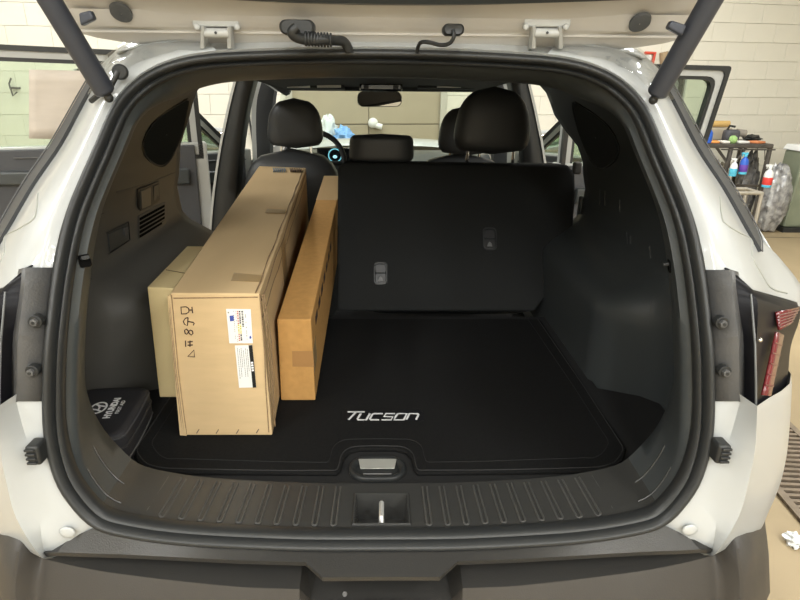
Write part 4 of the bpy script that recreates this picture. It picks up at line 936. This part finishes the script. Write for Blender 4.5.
MB().tube(lp_(1.004, zc+.018)+[lp_(1.004, zc+.018)[0]], .0016, 6, False).build('piping', bracketp, pouch)
zp = zc+zh+.0035
# emblem frame: u along the word, v up the letters
pa, pb = U(109, 418.5, z=zp), U(121, 398, z=zp); eu = (pb-pa); Wd = eu.length; eu.normalize(); ev = V((-eu.y, eu.x, 0))
def FP(u, v, h): q = pa+eu*u+ev*v; return V((q.x, q.y, zp+h))
m = MB(); text_on(m, 'HYUNDAI', .0195, FP, 0, 0, wid=Wd, bold=.0012); m.build('lettering', whitep, pouch, smooth=False)
m = MB()
p2a, p2b = U(116.5, 414, z=zp), U(124, 401, z=zp); e2 = (p2b-p2a); W2 = e2.length; e2.normalize(); n2 = V((-e2.y, e2.x, 0))
def FP2(u, v, h): q = p2a+e2*u+n2*v; return V((q.x, q.y, zp+h))
text_on(m, 'FIRST AID', .012, FP2, .0, -.004, wid=W2, bold=.0002); m.build('lettering', whitep, pouch, smooth=False)
oc = U(98.5, 408, z=zp)
def FO(u, v, h): q = oc+eu*u+ev*v; return V((q.x, q.y, zp+h))
m = MB(); ribbon(m, [(.024*cos(a), .0165*sin(a)) for a in [2*pi*k/40 for k in range(40)]], .0042, FO, True)
ribbon(m, [(-.017, -.010), (-.009, 0), (-.004, .014)], .0052, FO); ribbon(m, [(.004, -.014), (.009, 0), (.017, .010)], .0052, FO); ribbon(m, [(-.009, -.002), (0, -.0025), (.009, .002)], .0042, FO)
m.build('emblem', whitep, pouch, smooth=False)
# ------------------------------------------------------------------ workshop
floorm = mat('tan_concrete', (.385, .30, .18), .55, var=.25, vscale=1.3, bump=.2, bscale=30)
wallp = mat('cream_wall_paint', (.74, .72, .635), .65, var=.05, vscale=2.5, bump=.25, bscale=25)
MB().box((0, 0, -.05), (16, 18, .1)).build('floor', floorm, None, smooth=False, kind='structure')
WALLA = math.atan(.155); WE = V((cos(WALLA), sin(WALLA), 0)); WN = V((sin(WALLA), -cos(WALLA), 0)); W0 = V((0, 6.62, 0))
def WP(s_, z, h=0): return W0+WE*s_+WN*h+V((0, 0, z))
D0, D1_ = -.99, .67     # the big tan door
mort = mat('mortar', (.74, .72, .635), .8)
for a, b, z0, z1 in ((-8.2, D0, 0, 4), (D1_, 8.2, 0, 4), (D0, D1_, 2.4, 4)):
    pass
w_ = MB()
for a, b, z0, z1 in ((-8.2, D0, 0, 4), (D1_, 8.2, 0, 4), (D0, D1_, 2.4, 4)):
    w_.hexa([WP(a, z0, -.2), WP(b, z0, -.2), WP(b, z0, -.012), WP(a, z0, -.012), WP(a, z1, -.2), WP(b, z1, -.2), WP(b, z1, -.012), WP(a, z1, -.012)])
wf = w_.build('wall_front', mort, None, smooth=False, kind='structure')
WORLD[wf.name] = wf.location.copy()
# one block mesh shared by every block of the wall
bme = None; rest = MB()
def blockgeo(wd):
    m = MB(); hx = wd/2-.0008; hz = .0986; q = []
    for y, i in ((-.02, 0), (.008, 0), (.0105, .003)):
        q.append([WE*sx*(hx-i)+WN*y+V((0, 0, sz*(hz-i))) for sx, sz in ((-1, -1), (1, -1), (1, 1), (-1, 1))])
    m.grid(q, True); m.add(q[2], [(0, 1, 2, 3)]); return m
shared = {}
random.seed(3)
for r_ in range(20):
    z = .1+r_*.2; s_ = -8.2+(.2 if r_ % 2 else 0)
    while s_ < 8.1:
        a, b = s_, min(s_+.4, 8.1); s_ += .4
        for lo, hi in ((-8.2, D0), (D1_, 8.2)) if z < 2.4 else ((-8.2, 8.2),):
            aa, bb_ = max(a, lo), min(b, hi)
            if bb_-aa < .05: continue
            cx = (aa+bb_)/2; wd = round(bb_-aa, 3); c = WP(cx, z)
            vis = ((-4.5 < cx < -1.0 and .8 < z < 2.7) or (1.0 < cx < 5.3 and z < 2.8))
            if vis:
                if wd not in shared:
                    g = blockgeo(wd); o = g.build('block', wallp, wf, smooth=False); shared[wd] = o.data; o.location = c-WORLD[wf.name]+WN*random.uniform(-.001, .0015)
                else:
                    o = bpy.data.objects.new('block', shared[wd]); COL.objects.link(o); o.parent = wf; o.location = c-WORLD[wf.name]+WN*random.uniform(-.001, .0015)
            else:
                g = blockgeo(wd); rest.add([p+c for p in g.v], g.f)
rest.build('block_course', wallp, wf, smooth=False, kind='stuff')
for nm, c, s in (('wall_left', (-7.6, 0, 2), (.2, 18, 4)), ('wall_right', (7.9, 0, 2), (.2, 18, 4)), ('wall_back', (0, -7, 2), (16, .2, 4)), ('ceiling', (0, 0, 4.1), (16, 18, .2))):
    MB().box(c, s).build(nm, wallp, None, smooth=False, kind='structure')
LLAB = ['added ceiling tube light nearest the back wall', 'added ceiling tube light right of the one nearest the back wall', 'ceiling tube light by the left wall behind the car', 'ceiling tube light by the right wall behind the car',
        'middle ceiling tube light just behind the raised tailgate', 'ceiling tube light over the left rear corner of the car', 'ceiling tube light over the right rear corner of the car', 'ceiling tube light beside the left rear door',
        'ceiling tube light beside the right rear door', 'ceiling tube light near the cream pipe', 'ceiling tube light over the cluttered workbench side', 'ceiling tube light above the white bonnet facing the tan door']
for lx, ly in sorted(LAMPS+[(-.7, -5.4), (2.2, -5.4)], key=lambda q: q[1]):
    lab = LLAB.pop(0)
    h = MB().box((lx, ly, 3.90), (.42, 2.5, .2)).build('ceiling_light', mat('white_metal', (.8, .8, .8), .4), None, smooth=False, bevel=.01, label=lab, cat='light', group='ceiling tube lights')
    MB().box((lx, ly, 3.79), (.30, 2.3, .03)).build('diffuser', mat('diffuser', (1, .97, .9), emit=4), h, smooth=False)
# tan sectional door in the front wall
tanp = mat('tan_door_panel', (.40, .345, .25), .6, var=.08, vscale=3)
dr = MB().hexa([WP(D0, 0, -.06), WP(D1_, 0, -.06), WP(D1_, 0, -.03), WP(D0, 0, -.03), WP(D0, 2.4, -.06), WP(D1_, 2.4, -.06), WP(D1_, 2.4, -.03), WP(D0, 2.4, -.03)]).build('door_1', mat('door_joint', (.22, .19, .14), .8), None, smooth=False, kind='structure')
WORLD[dr.name] = dr.location.copy()
for z0, z1 in ((.02, .55), (.56, 1.095), (1.105, 1.64), (1.65, 2.38)):
    for a, b in ((D0+.01, -.155), (-.145, D1_-.01)):
        MB().hexa([WP(a, z0, -.03), WP(b, z0, -.03), WP(b, z0, -.012), WP(a, z0, -.012), WP(a, z1, -.03), WP(b, z1, -.03), WP(b, z1, -.012), WP(a, z1, -.012)]).build('door_panel', tanp, dr, smooth=False, bevel=.003)
for a in (D0-.04, D1_-.03):
    MB().hexa([WP(a, 0, 0), WP(a+.07, 0, 0), WP(a+.07, 0, .03), WP(a, 0, .03), WP(a, 2.45, 0), WP(a+.07, 2.45, 0), WP(a+.07, 2.45, .03), WP(a, 2.45, .03)]).build('door_jamb', mat('jamb', (.50, .48, .42), .6), dr, smooth=False, bevel=.003)
def wpx(px_, py_, h=0):  # point of the front wall seen at a pixel
    d = U(px_, py_, y=1)-CAM; t = (W0+WN*h-CAM).dot(WN)/d.dot(WN); return CAM+d*t
# nozzle holder on the tan door
c = wpx(373, 123, .03); hz_ = MB().ell(c, (.055, .045, .055), 14, 8).build('hose_nozzle', whitep, None, label='small white nozzle fixed to the tan door beyond the windscreen', cat='nozzle')
WORLD[hz_.name] = hz_.location.copy()
MB().tube([c+V((.02, 0, -.02)), wpx(382, 127, .05)], .03, 10).build('spout', whitep, hz_)
MB().tube([c, wpx(373, 123, -.02)], .02, 8).build('mounting_pipe', steel, hz_)
# cupboard with crumpled bags, beyond the bonnet
cb = thing('cupboard', (-.75, 5.95, 0), 'low grey cupboard in front of the car against the front wall', 'cupboard')
MB().box((-.75, 6.0, .48), (.9, .45, .96)).build('carcass', mat('grey_cupboard', (.4, .4, .38), .5), cb, smooth=False, bevel=.005)
for s_ in (-1, 1):
    d_ = MB().box((-.75+s_*.222, 5.765, .48), (.43, .02, .88)).build('cupboard_door', mat('grey_cupboard', (0, 0, 0)), cb, smooth=False, bevel=.003)
    MB().box((-.75+s_*.05, 5.75, .55), (.02, .02, .14)).build('handle', steel, d_, bevel=.003)
def blob(name, c, r, m_, seed, amp=.35, label=None, cat=None, n=28, par=None, group=None, fr=2.2, zcut=True):
    m = MB().ell((0, 0, 0), (1, 1, 1), n, n//2); vs = []
    for v in m.v:
        q = v.normalized(); f = 1+amp*noise.noise(q*fr+V((seed, 0, 0)))+amp*.6*abs(noise.noise(q*fr*2.7+V((0, seed, 0))))
        vs.append(V((c[0]+q.x*r[0]*f, c[1]+q.y*r[1]*f, c[2]+max(q.z*r[2]*f, -r[2]*.95))))
    m.v = vs; o = m.build(name, m_, par, ang=25, label=label, cat=cat, group=group); WORLD[o.name] = V(o.location) if par is None else WORLD[o.name]; return o
p = U(331, 130, y=5.95)
blob('plastic_bag', (p.x-.03, 5.95, .96+.12), (.07, .06, .125), mat('white_bag_film', (.75, .82, .84), .3), 3, .6, 'crumpled white plastic bag standing beyond the windscreen', 'bag')
blob('plastic_bag', (p.x+.13, 5.83, .96+.075), (.085, .07, .078), mat('blue_bag_film', (.22, .45, .85), .3), 9, .6, 'crumpled light blue plastic bag lying in front of the white bag', 'bag')
# wall fittings
a, b = wpx(4, -30, .04), wpx(10, 190, .04)
pi_ = MB().tube([V((b.x, a.y, 4.0)), V((b.x, a.y, 0.02))], .022, 10).build('wall_pipe', wallp, None, label='thin cream painted pipe running up the wall at the far left', cat='pipe')
a = wpx(15, 88, .02)
hk = MB().box(a, (.09, .04, .02)).build('wall_hook', dk, None, bevel=.003, label='small black hook on the wall seen through the left door glass', cat='hook'); WORLD[hk.name] = hk.location.copy()
MB().tube([wpx(11, 78, .05), wpx(9, 84, .05), wpx(13, 96, .06), wpx(17, 92, .05)], .008, 6).build('hanging_wire', rubber, hk)
MB().tube([a, a-WN*.04], .01, 6).build('hook_stem', dk, hk)
a = wpx(651, 58, .02); rc = MB().tube([wpx(645, 53, .03), wpx(655, 53, .03), wpx(652, 66, .03), wpx(650, 74, .03)], .018, 8).build('red_cord', mat('red_cord', (.6, .08, .05), .5), None, label='red looped cord hanging on the wall above the right rear door', cat='cord')
cl = MB().prism([wpx(640, 54, .02), wpx(651, 54, .02), wpx(649, 76, .02), wpx(638, 76, .02)], WN*.006).build('wall_sheet', whitep, None, smooth=False, label='white paper sheet on the wall left of the red cord', cat='paper')
cl = MB().tube([wpx(664, 52, .03), wpx(665, 90, .03)], .05, 8).build('broom_handle', mat('brown_wood', (.35, .26, .16), .6), None, label='brown board leaning on the wall behind the right tailgate strut', cat='board')
for k, (x0, y0, y1) in enumerate(((252, 98, 145), (247, 104, 142))):
    MB().tube([wpx(x0, y0, .03), wpx(x0+3, (y0+y1)/2, .03), wpx(x0+6, y1, .03)], .012, 6).build('wall_cable', rubber, None, label=('dark cable hanging on the wall seen through the left door gap, longer one', 'dark cable hanging on the wall seen through the left door gap, shorter one')[k], cat='cable')
# protective sheet hanging on the open left door
s0, s1 = U(29, 68, y=2.55), U(29, 137, y=2.55)
def on_d1(px_, py_, h):
    H = V((-.895, 3.05, 0)); du = V((-.965, -.39, 0)).normalized(); nn = V((du.y, -du.x, 0)); nn = nn if nn.y < 0 else -nn
    d = U(px_, py_, y=1)-CAM; t = (H+nn*h-CAM).dot(nn)/d.dot(nn); return CAM+d*t
g = [[on_d1(29+(140-29)*i/14+.0, 68+(1.5+i*.2)+(69)*j/6, .034+.003*math.sin(i*1.3+j)) for i in range(15)] for j in range(7)]
MB().grid(g).build('protective_sheet', mat('peach_paper', (.58, .52, .455), .6, var=.1, vscale=14, stretch=(.2, 1, 2)), None, thick=.0015, label='pale peach protective sheet hanging over the left rear door glass', cat='sheet')
# ------------------------------------------------------------------ workbench and clutter on the right
WY = 6.2
def W_(px_, py_, y=WY): return U(px_, py_, y=y)
tl_, tr_ = W_(680, 141), W_(774, 146.5); zt_ = (tl_.z+tr_.z)/2
wb_ = thing('workbench', ((tl_.x+tr_.x)/2, WY+.3, 0), 'dark metal workbench with splayed legs cluttered with tools by the wall', 'workbench')
mtl = mat('dark_bench_metal', (.11, .10, .09), .5, metal=.4, var=.4, vscale=12)
MB().hexa([V((tl_.x, WY, zt_-.045)), V((tr_.x, WY, zt_-.045)), V((tr_.x, WY+.62, zt_-.045)), V((tl_.x, WY+.62, zt_-.045)), V((tl_.x, WY, zt_)), V((tr_.x, WY, zt_)), V((tr_.x, WY+.62, zt_)), V((tl_.x, WY+.62, zt_))]).build('bench_top', mtl, wb_, smooth=False, bevel=.01)
for px_ in (733, 772):
    for yy in (WY+.04, WY+.56):
        a = W_(px_, 150); MB().tube([V((a.x, yy, zt_-.04)), V((a.x-(.04 if px_ < 750 else .0), yy, 0.0))], .025, 8).build('leg', mtl, wb_)
a, b = W_(718, 150), W_(733, 168); MB().tube([V((a.x, WY+.04, zt_-.04)), V((b.x, WY+.04, b.z))], .014, 6).build('brace', mtl, wb_)
a, b = W_(748, 150), W_(733, 168); MB().tube([V((a.x, WY+.04, zt_-.04)), V((b.x, WY+.04, b.z))], .014, 6).build('brace', mtl, wb_)
a, b = W_(728, 186), W_(772, 192); MB().tube([V((a.x, WY+.04, a.z)), V((b.x, WY+.04, a.z))], .014, 6).build('stretcher', mtl, wb_)
# low tubular stool frame in front
a, b, c, d = W_(735, 193, 5.7), W_(762, 193, 5.7), W_(762, 215, 5.7), W_(735, 215, 5.7)
sf = thing('stool_frame', (a.x, 5.7, 0), 'low pale tubular metal frame under the workbench', 'frame'); pal = mat('pale_tube', (.45, .42, .36), .4, metal=.3)
MB().tube([V((a.x, 5.7, a.z)), V((b.x, 5.7, a.z))], .018, 8).build('crossbar', pal, sf)
MB().tube([V((a.x, 5.95, a.z)), V((b.x, 5.95, a.z))], .018, 8).build('crossbar', pal, sf)
for xx in (a.x, b.x):
    for yy in (5.7, 5.95): MB().tube([V((xx, yy, a.z+.01)), V((xx, yy, 0))], .018, 8).build('leg', pal, sf)
    MB().tube([V((xx, 5.7, a.z)), V((xx, 5.95, a.z))], .015, 8).build('side_rail', pal, sf)
# tools on the bench
def bench(px_, dy=.1): q = W_(px_, 140, WY+dy); return V((q.x, WY+dy, zt_))
def bottle(name, base, h, r_, body, band, cap, label, trigger=True, z0=None):
    t = thing(name, base, label, 'bottle')
    m = MB(); m.grid([[base+V((a*cos(q), a*sin(q), b*h)) for q in [2*pi*k/20 for k in range(20)]] for a, b in ((.001, 0), (r_*.9, 0), (r_, .04), (r_, .55), (r_*.75, .68), (r_*.35, .76), (r_*.33, .84), (.001, .84))], True); m.build('body', body, t)
    m = MB(); m.grid([[base+V((a*cos(q), a*sin(q), b*h)) for q in [2*pi*k/20 for k in range(20)]] for a, b in ((r_, .10), (r_*1.03, .11), (r_*1.03, .42), (r_, .43))], True); m.build('label_band', band, t)
    if trigger: m = MB(); m.grid([[base+V((a*cos(q), a*sin(q), b*h)) for q in [2*pi*k/20 for k in range(20)]] for a, b in ((r_, -.0), (r_*1.02, .01), (r_*1.02, .10), (r_, .11))], True); m.build('liquid_base', cyan, t)
    m = MB(); m.tube([base+V((0, 0, .80*h)), base+V((0, 0, .90*h))], r_*.42, 12); m.build('cap', cap, t)
    if trigger:
        MB().box(base+V((-.012, 0, .93*h)), (r_*1.6, .02, .10*h)).build('spray_head', cap, t, bevel=.004)
        MB().box(base+V((-.035, 0, .85*h)), (.008, .012, .10*h)).build('trigger', cap, t, bevel=.002)
    return t
blue = mat('blue_plastic', (.03, .12, .55), .35); cyan = mat('cyan_liquid', (.10, .50, .70), .25); redp = mat('red_plastic', (.7, .06, .05), .4); wpl = mat('white_plastic', (.80, .82, .82), .35)
bottle('blue_bottle', bench(706, .08), .19, .055, blue, blue, blue, 'small blue bottle at the left end of the workbench top', False)
q = bench(723, .5); rl = MB().tube([q+V((-.32, 0, .17)), q+V((.03, 0, .17))], .035, 14).build('cardboard_roll', mat('orange_roll', (.55, .36, .13), .6), None, label='orange tube lying along the back of the workbench', cat='tube'); WORLD[rl.name] = rl.location.copy()
MB().box(q+V((-.14, 0, .065)), (.36, .16, .13)).build('roll_stand', mat('roll_box', (.40, .35, .27), .7), rl, bevel=.01)
q = bench(728, .16); gm = MB().box(q+V((.05, .05, .065)), (.15, .12, .13)).build('power_tool', mat('dark_tool', (.07, .07, .08), .5), None, bevel=.03, label='dark power tool behind the green ball on the workbench', cat='tool'); WORLD[gm.name] = gm.location.copy()
MB().tube([q+V((.1, .05, .10)), q+V((.2, .05, .09))], .04, 12).build('motor_housing', mat('grey_tool', (.25, .23, .2), .5), gm)
MB().tube([q+V((0, .05, .12)), q+V((.0, .02, .17)), q+V((.06, .02, .16))], .012, 8).build('tool_handle', rubber, gm)
blob('green_ball', tuple(bench(733, .06)+V((0, 0, .035))), (.04, .04, .042), mat('lime_green', (.30, .48, .18), .7), 5, .15, 'lime green crumpled cloth ball on the workbench', 'cloth')
for k, (px_, wd, col_, nm) in enumerate(((714, .09, (.75, .30, .08), 'orange flat packet lying at the front of the workbench'), (724, .08, (.8, .78, .72), 'white folded paper next to the orange packet'), (741, .13, (.72, .72, .70), 'white rag bunched at the middle of the workbench front'), (757, .13, (.55, .20, .08), 'rust red scraper lying near the right end of the workbench'))):
    q = bench(px_, .09); MB().box(q+V((0, 0, .012)), (wd, .12, .024), Matrix.Rotation(R(12*(k-1)), 3, 'Z')).build(('flat_packet', 'folded_paper', 'rag', 'scraper')[k], mat('bench_item_%d' % k, col_, .6), None, bevel=.008, label=nm, cat=('packet', 'paper', 'rag', 'tool')[k])
blob('black_gloves', tuple(bench(752, .38)+V((0, 0, .03))), (.08, .06, .03), rubber, 2, .5, 'crumpled black gloves on the workbench behind the white rag', 'gloves')
# spray bottles hooked on a rail in front of the bench
def hung(px_, pytop, pybot, yy, r_, *a):
    t0_, b0_ = W_(px_, pytop, yy), W_(px_, pybot, yy); return bottle('spray_bottle', b0_, t0_.z-b0_.z, r_, *a), t0_
rail_y = WY-.10
hung(742, 152, 174, rail_y, .040, blue, mat('violet_label', (.12, .05, .35), .5), cyan, 'blue spray bottle with violet label hanging under the workbench edge')
hung(732, 158, 176, rail_y, .036, wpl, cyan, wpl, 'pale spray bottle with cyan base hanging left of the violet-labelled one')
hung(766, 164, 187, rail_y-.02, .045, wpl, redp, wpl, 'white spray bottle with red label band hanging at the right bench corner')
ra, rb = W_(722, 152, rail_y), W_(776, 152, rail_y)
MB().tube([V((ra.x, rail_y+.02, zt_-.05)), V((rb.x, rail_y+.02, zt_-.05))], .008, 6).build('hanging_rail', mtl, wb_)
for px_ in (732, 742, 766): q = W_(px_, 150, rail_y); MB().tube([V((q.x, rail_y+.02, zt_-.05)), V((q.x+.01, rail_y, W_(px_, 160, rail_y).z))], .005, 5).build('rail_hook', mtl, wb_)
# clear sack of shredded film and the dark sack beside it
c = W_(776, 186, 6.3); blob('clear_sack', (c.x, 6.3, .36), (.165, .13, .37), mat('silver_film', (.55, .56, .57), .3, metal=.3, bump=1.0, bscale=25, var=.5, vscale=18, col2=(.16, .16, .17)), 7, .16, 'bulging clear sack full of silvery film beside the workbench', 'sack', 48, fr=4.5)
c = W_(747, 180, 6.5); blob('grey_sack', (c.x, 6.5, .42), (.10, .11, .40), mat('dull_film', (.22, .215, .21), .4, bump=1.0, bscale=25, var=.5, vscale=18, col2=(.08, .08, .08)), 17, .3, 'dull grey sack of scrap film under the workbench', 'sack', 40, fr=4)
c = W_(714, 180, 6.7); blob('white_sack', (c.x, 6.65, .35), (.13, .11, .36), mat('pale_film', (.55, .51, .43), .5), 21, .25, 'pale cream sack leaning on the wall under the workbench', 'sack', 30)
# green crate with clear lid at the frame edge
a, b = W_(788, 152, 6.3), W_(816, 208, 6.3); a.x += .18
tb = MB().hexa([V((a.x-.03, 6.3, .05)), V((b.x+.2, 6.3, .05)), V((b.x+.2, 6.62, .05)), V((a.x-.03, 6.62, .05)), V((a.x, 6.3, a.z)), V((b.x+.2, 6.3, a.z)), V((b.x+.2, 6.62, a.z)), V((a.x, 6.62, a.z))]).build('storage_bin', mat('green_bin', (.25, .28, .20), .5, var=.25, vscale=5), None, smooth=False, bevel=.02, label='tall dull green bin with pale lid at the right frame edge', cat='bin'); WORLD[tb.name] = tb.location.copy()
MB().hexa([V((a.x-.02, 6.28, a.z)), V((b.x+.22, 6.28, a.z)), V((b.x+.22, 6.64, a.z)), V((a.x-.02, 6.64, a.z)), V((a.x, 6.3, a.z+.06)), V((b.x+.2, 6.3, a.z+.06)), V((b.x+.2, 6.62, a.z+.06)), V((a.x, 6.62, a.z+.06))]).build('lid', wpl, tb, smooth=False, bevel=.01)
MB().hexa([V((a.x-.06, 6.25, 0)), V((b.x+.24, 6.25, 0)), V((b.x+.24, 6.66, 0)), V((a.x-.06, 6.66, 0)), V((a.x-.06, 6.25, .05)), V((b.x+.24, 6.25, .05)), V((b.x+.24, 6.66, .05)), V((a.x-.06, 6.66, .05))]).build('base_pallet', rubber, tb, smooth=False)
# small white cup, cables, crumpled paper, floor joints, trench drain
c = U(757, 211, z=.04); cp = MB().grid([[c+V((a_*cos(q), a_*sin(q), b_)) for q in [2*pi*k/16 for k in range(16)]] for a_, b_ in ((.03, -.038), (.045, .06), (.04, .06), (.027, -.03))], True).build('foam_cup', wpl, None, label='white foam cup on the floor below the workbench', cat='cup')
MB().tube(kn([U(760, 205, z=.008), U(775, 209, z=.008), U(790, 217, z=.008), U(810, 221, z=.008)], 6), .008, 6).build('floor_cable', rubber, None, label='black cable curving over the floor in front of the silvery sack', cat='cable')
MB().tube(kn([U(700, 204, z=.008), U(730, 209, z=.008), U(752, 211, z=.008)], 6), .008, 6).build('floor_cable', rubber, None, label='black cable lying straight on the floor under the workbench', cat='cable')
flo = bpy.data.objects['floor']; WORLD['floor'] = flo.location.copy()
jm = mat('joint_dark', (.12, .09, .06), .8)
for (a, b) in (((700, 236), (860, 239)), ((740, 262), (900, 300))):
    p, q = U(*a, z=.001), U(*b, z=.001); n = (q-p).normalized().cross(V((0, 0, 1)))*.008
    if b[0] == 860: MB().prism([p-n, q-n, q+n, p+n], (0, 0, .001)).build('floor_joint', jm, flo, smooth=False)
blob('crumpled_paper', tuple(U(795, 540, z=.014)), (.026, .03, .016), wpl, 4, .7, 'scrap of crumpled white paper on the floor near the drain', 'paper')
q0, q1 = U(777, 487, z=0), U(806, 521, z=0); e = (q1-q0).normalized(); n = V((-e.y, e.x, 0)); 
if n.y < 0: n = -n
q2 = U(790, 431, z=0); wd = (q2-q0).dot(n)
gr = thing('drain_grate', q0, 'brown metal trench drain grate let into the floor right of the car', 'grate'); gm_ = mat('grate_metal', (.24, .19, .14), .5, metal=.3, var=.3, vscale=30)
o_ = q0-e*1.6
MB().hexa([o_+V((0, 0, .001)), o_+e*4.2+V((0, 0, .001)), o_+e*4.2+n*wd+V((0, 0, .001)), o_+n*wd+V((0, 0, .001))]+[p+V((0, 0, .002)) for p in (o_, o_+e*4.2, o_+e*4.2+n*wd, o_+n*wd)]).build('trench', mat('trench_dark', (.02, .017, .014), .8), gr, smooth=False)
for off in (0, wd-.03):
    a = o_+n*off; MB().hexa([a+V((0, 0, .002)), a+e*4.2+V((0, 0, .002)), a+e*4.2+n*.03+V((0, 0, .002)), a+n*.03+V((0, 0, .002)), a+V((0, 0, .016)), a+e*4.2+V((0, 0, .016)), a+e*4.2+n*.03+V((0, 0, .016)), a+n*.03+V((0, 0, .016))]).build('grate_rim', gm_, gr, smooth=False)
k = 0; t = .6
while t < 4.1:
    a = o_+e*t+n*.03; b = a+n*(wd-.06); h = e*.016
    q = MB().hexa([p+V((0, 0, .002)) for p in (a, a+h, b+h, b)]+[p+V((0, 0, .014)) for p in (a, a+h, b+h, b)]).build('grate_bar', gm_, gr, smooth=False); t += .034
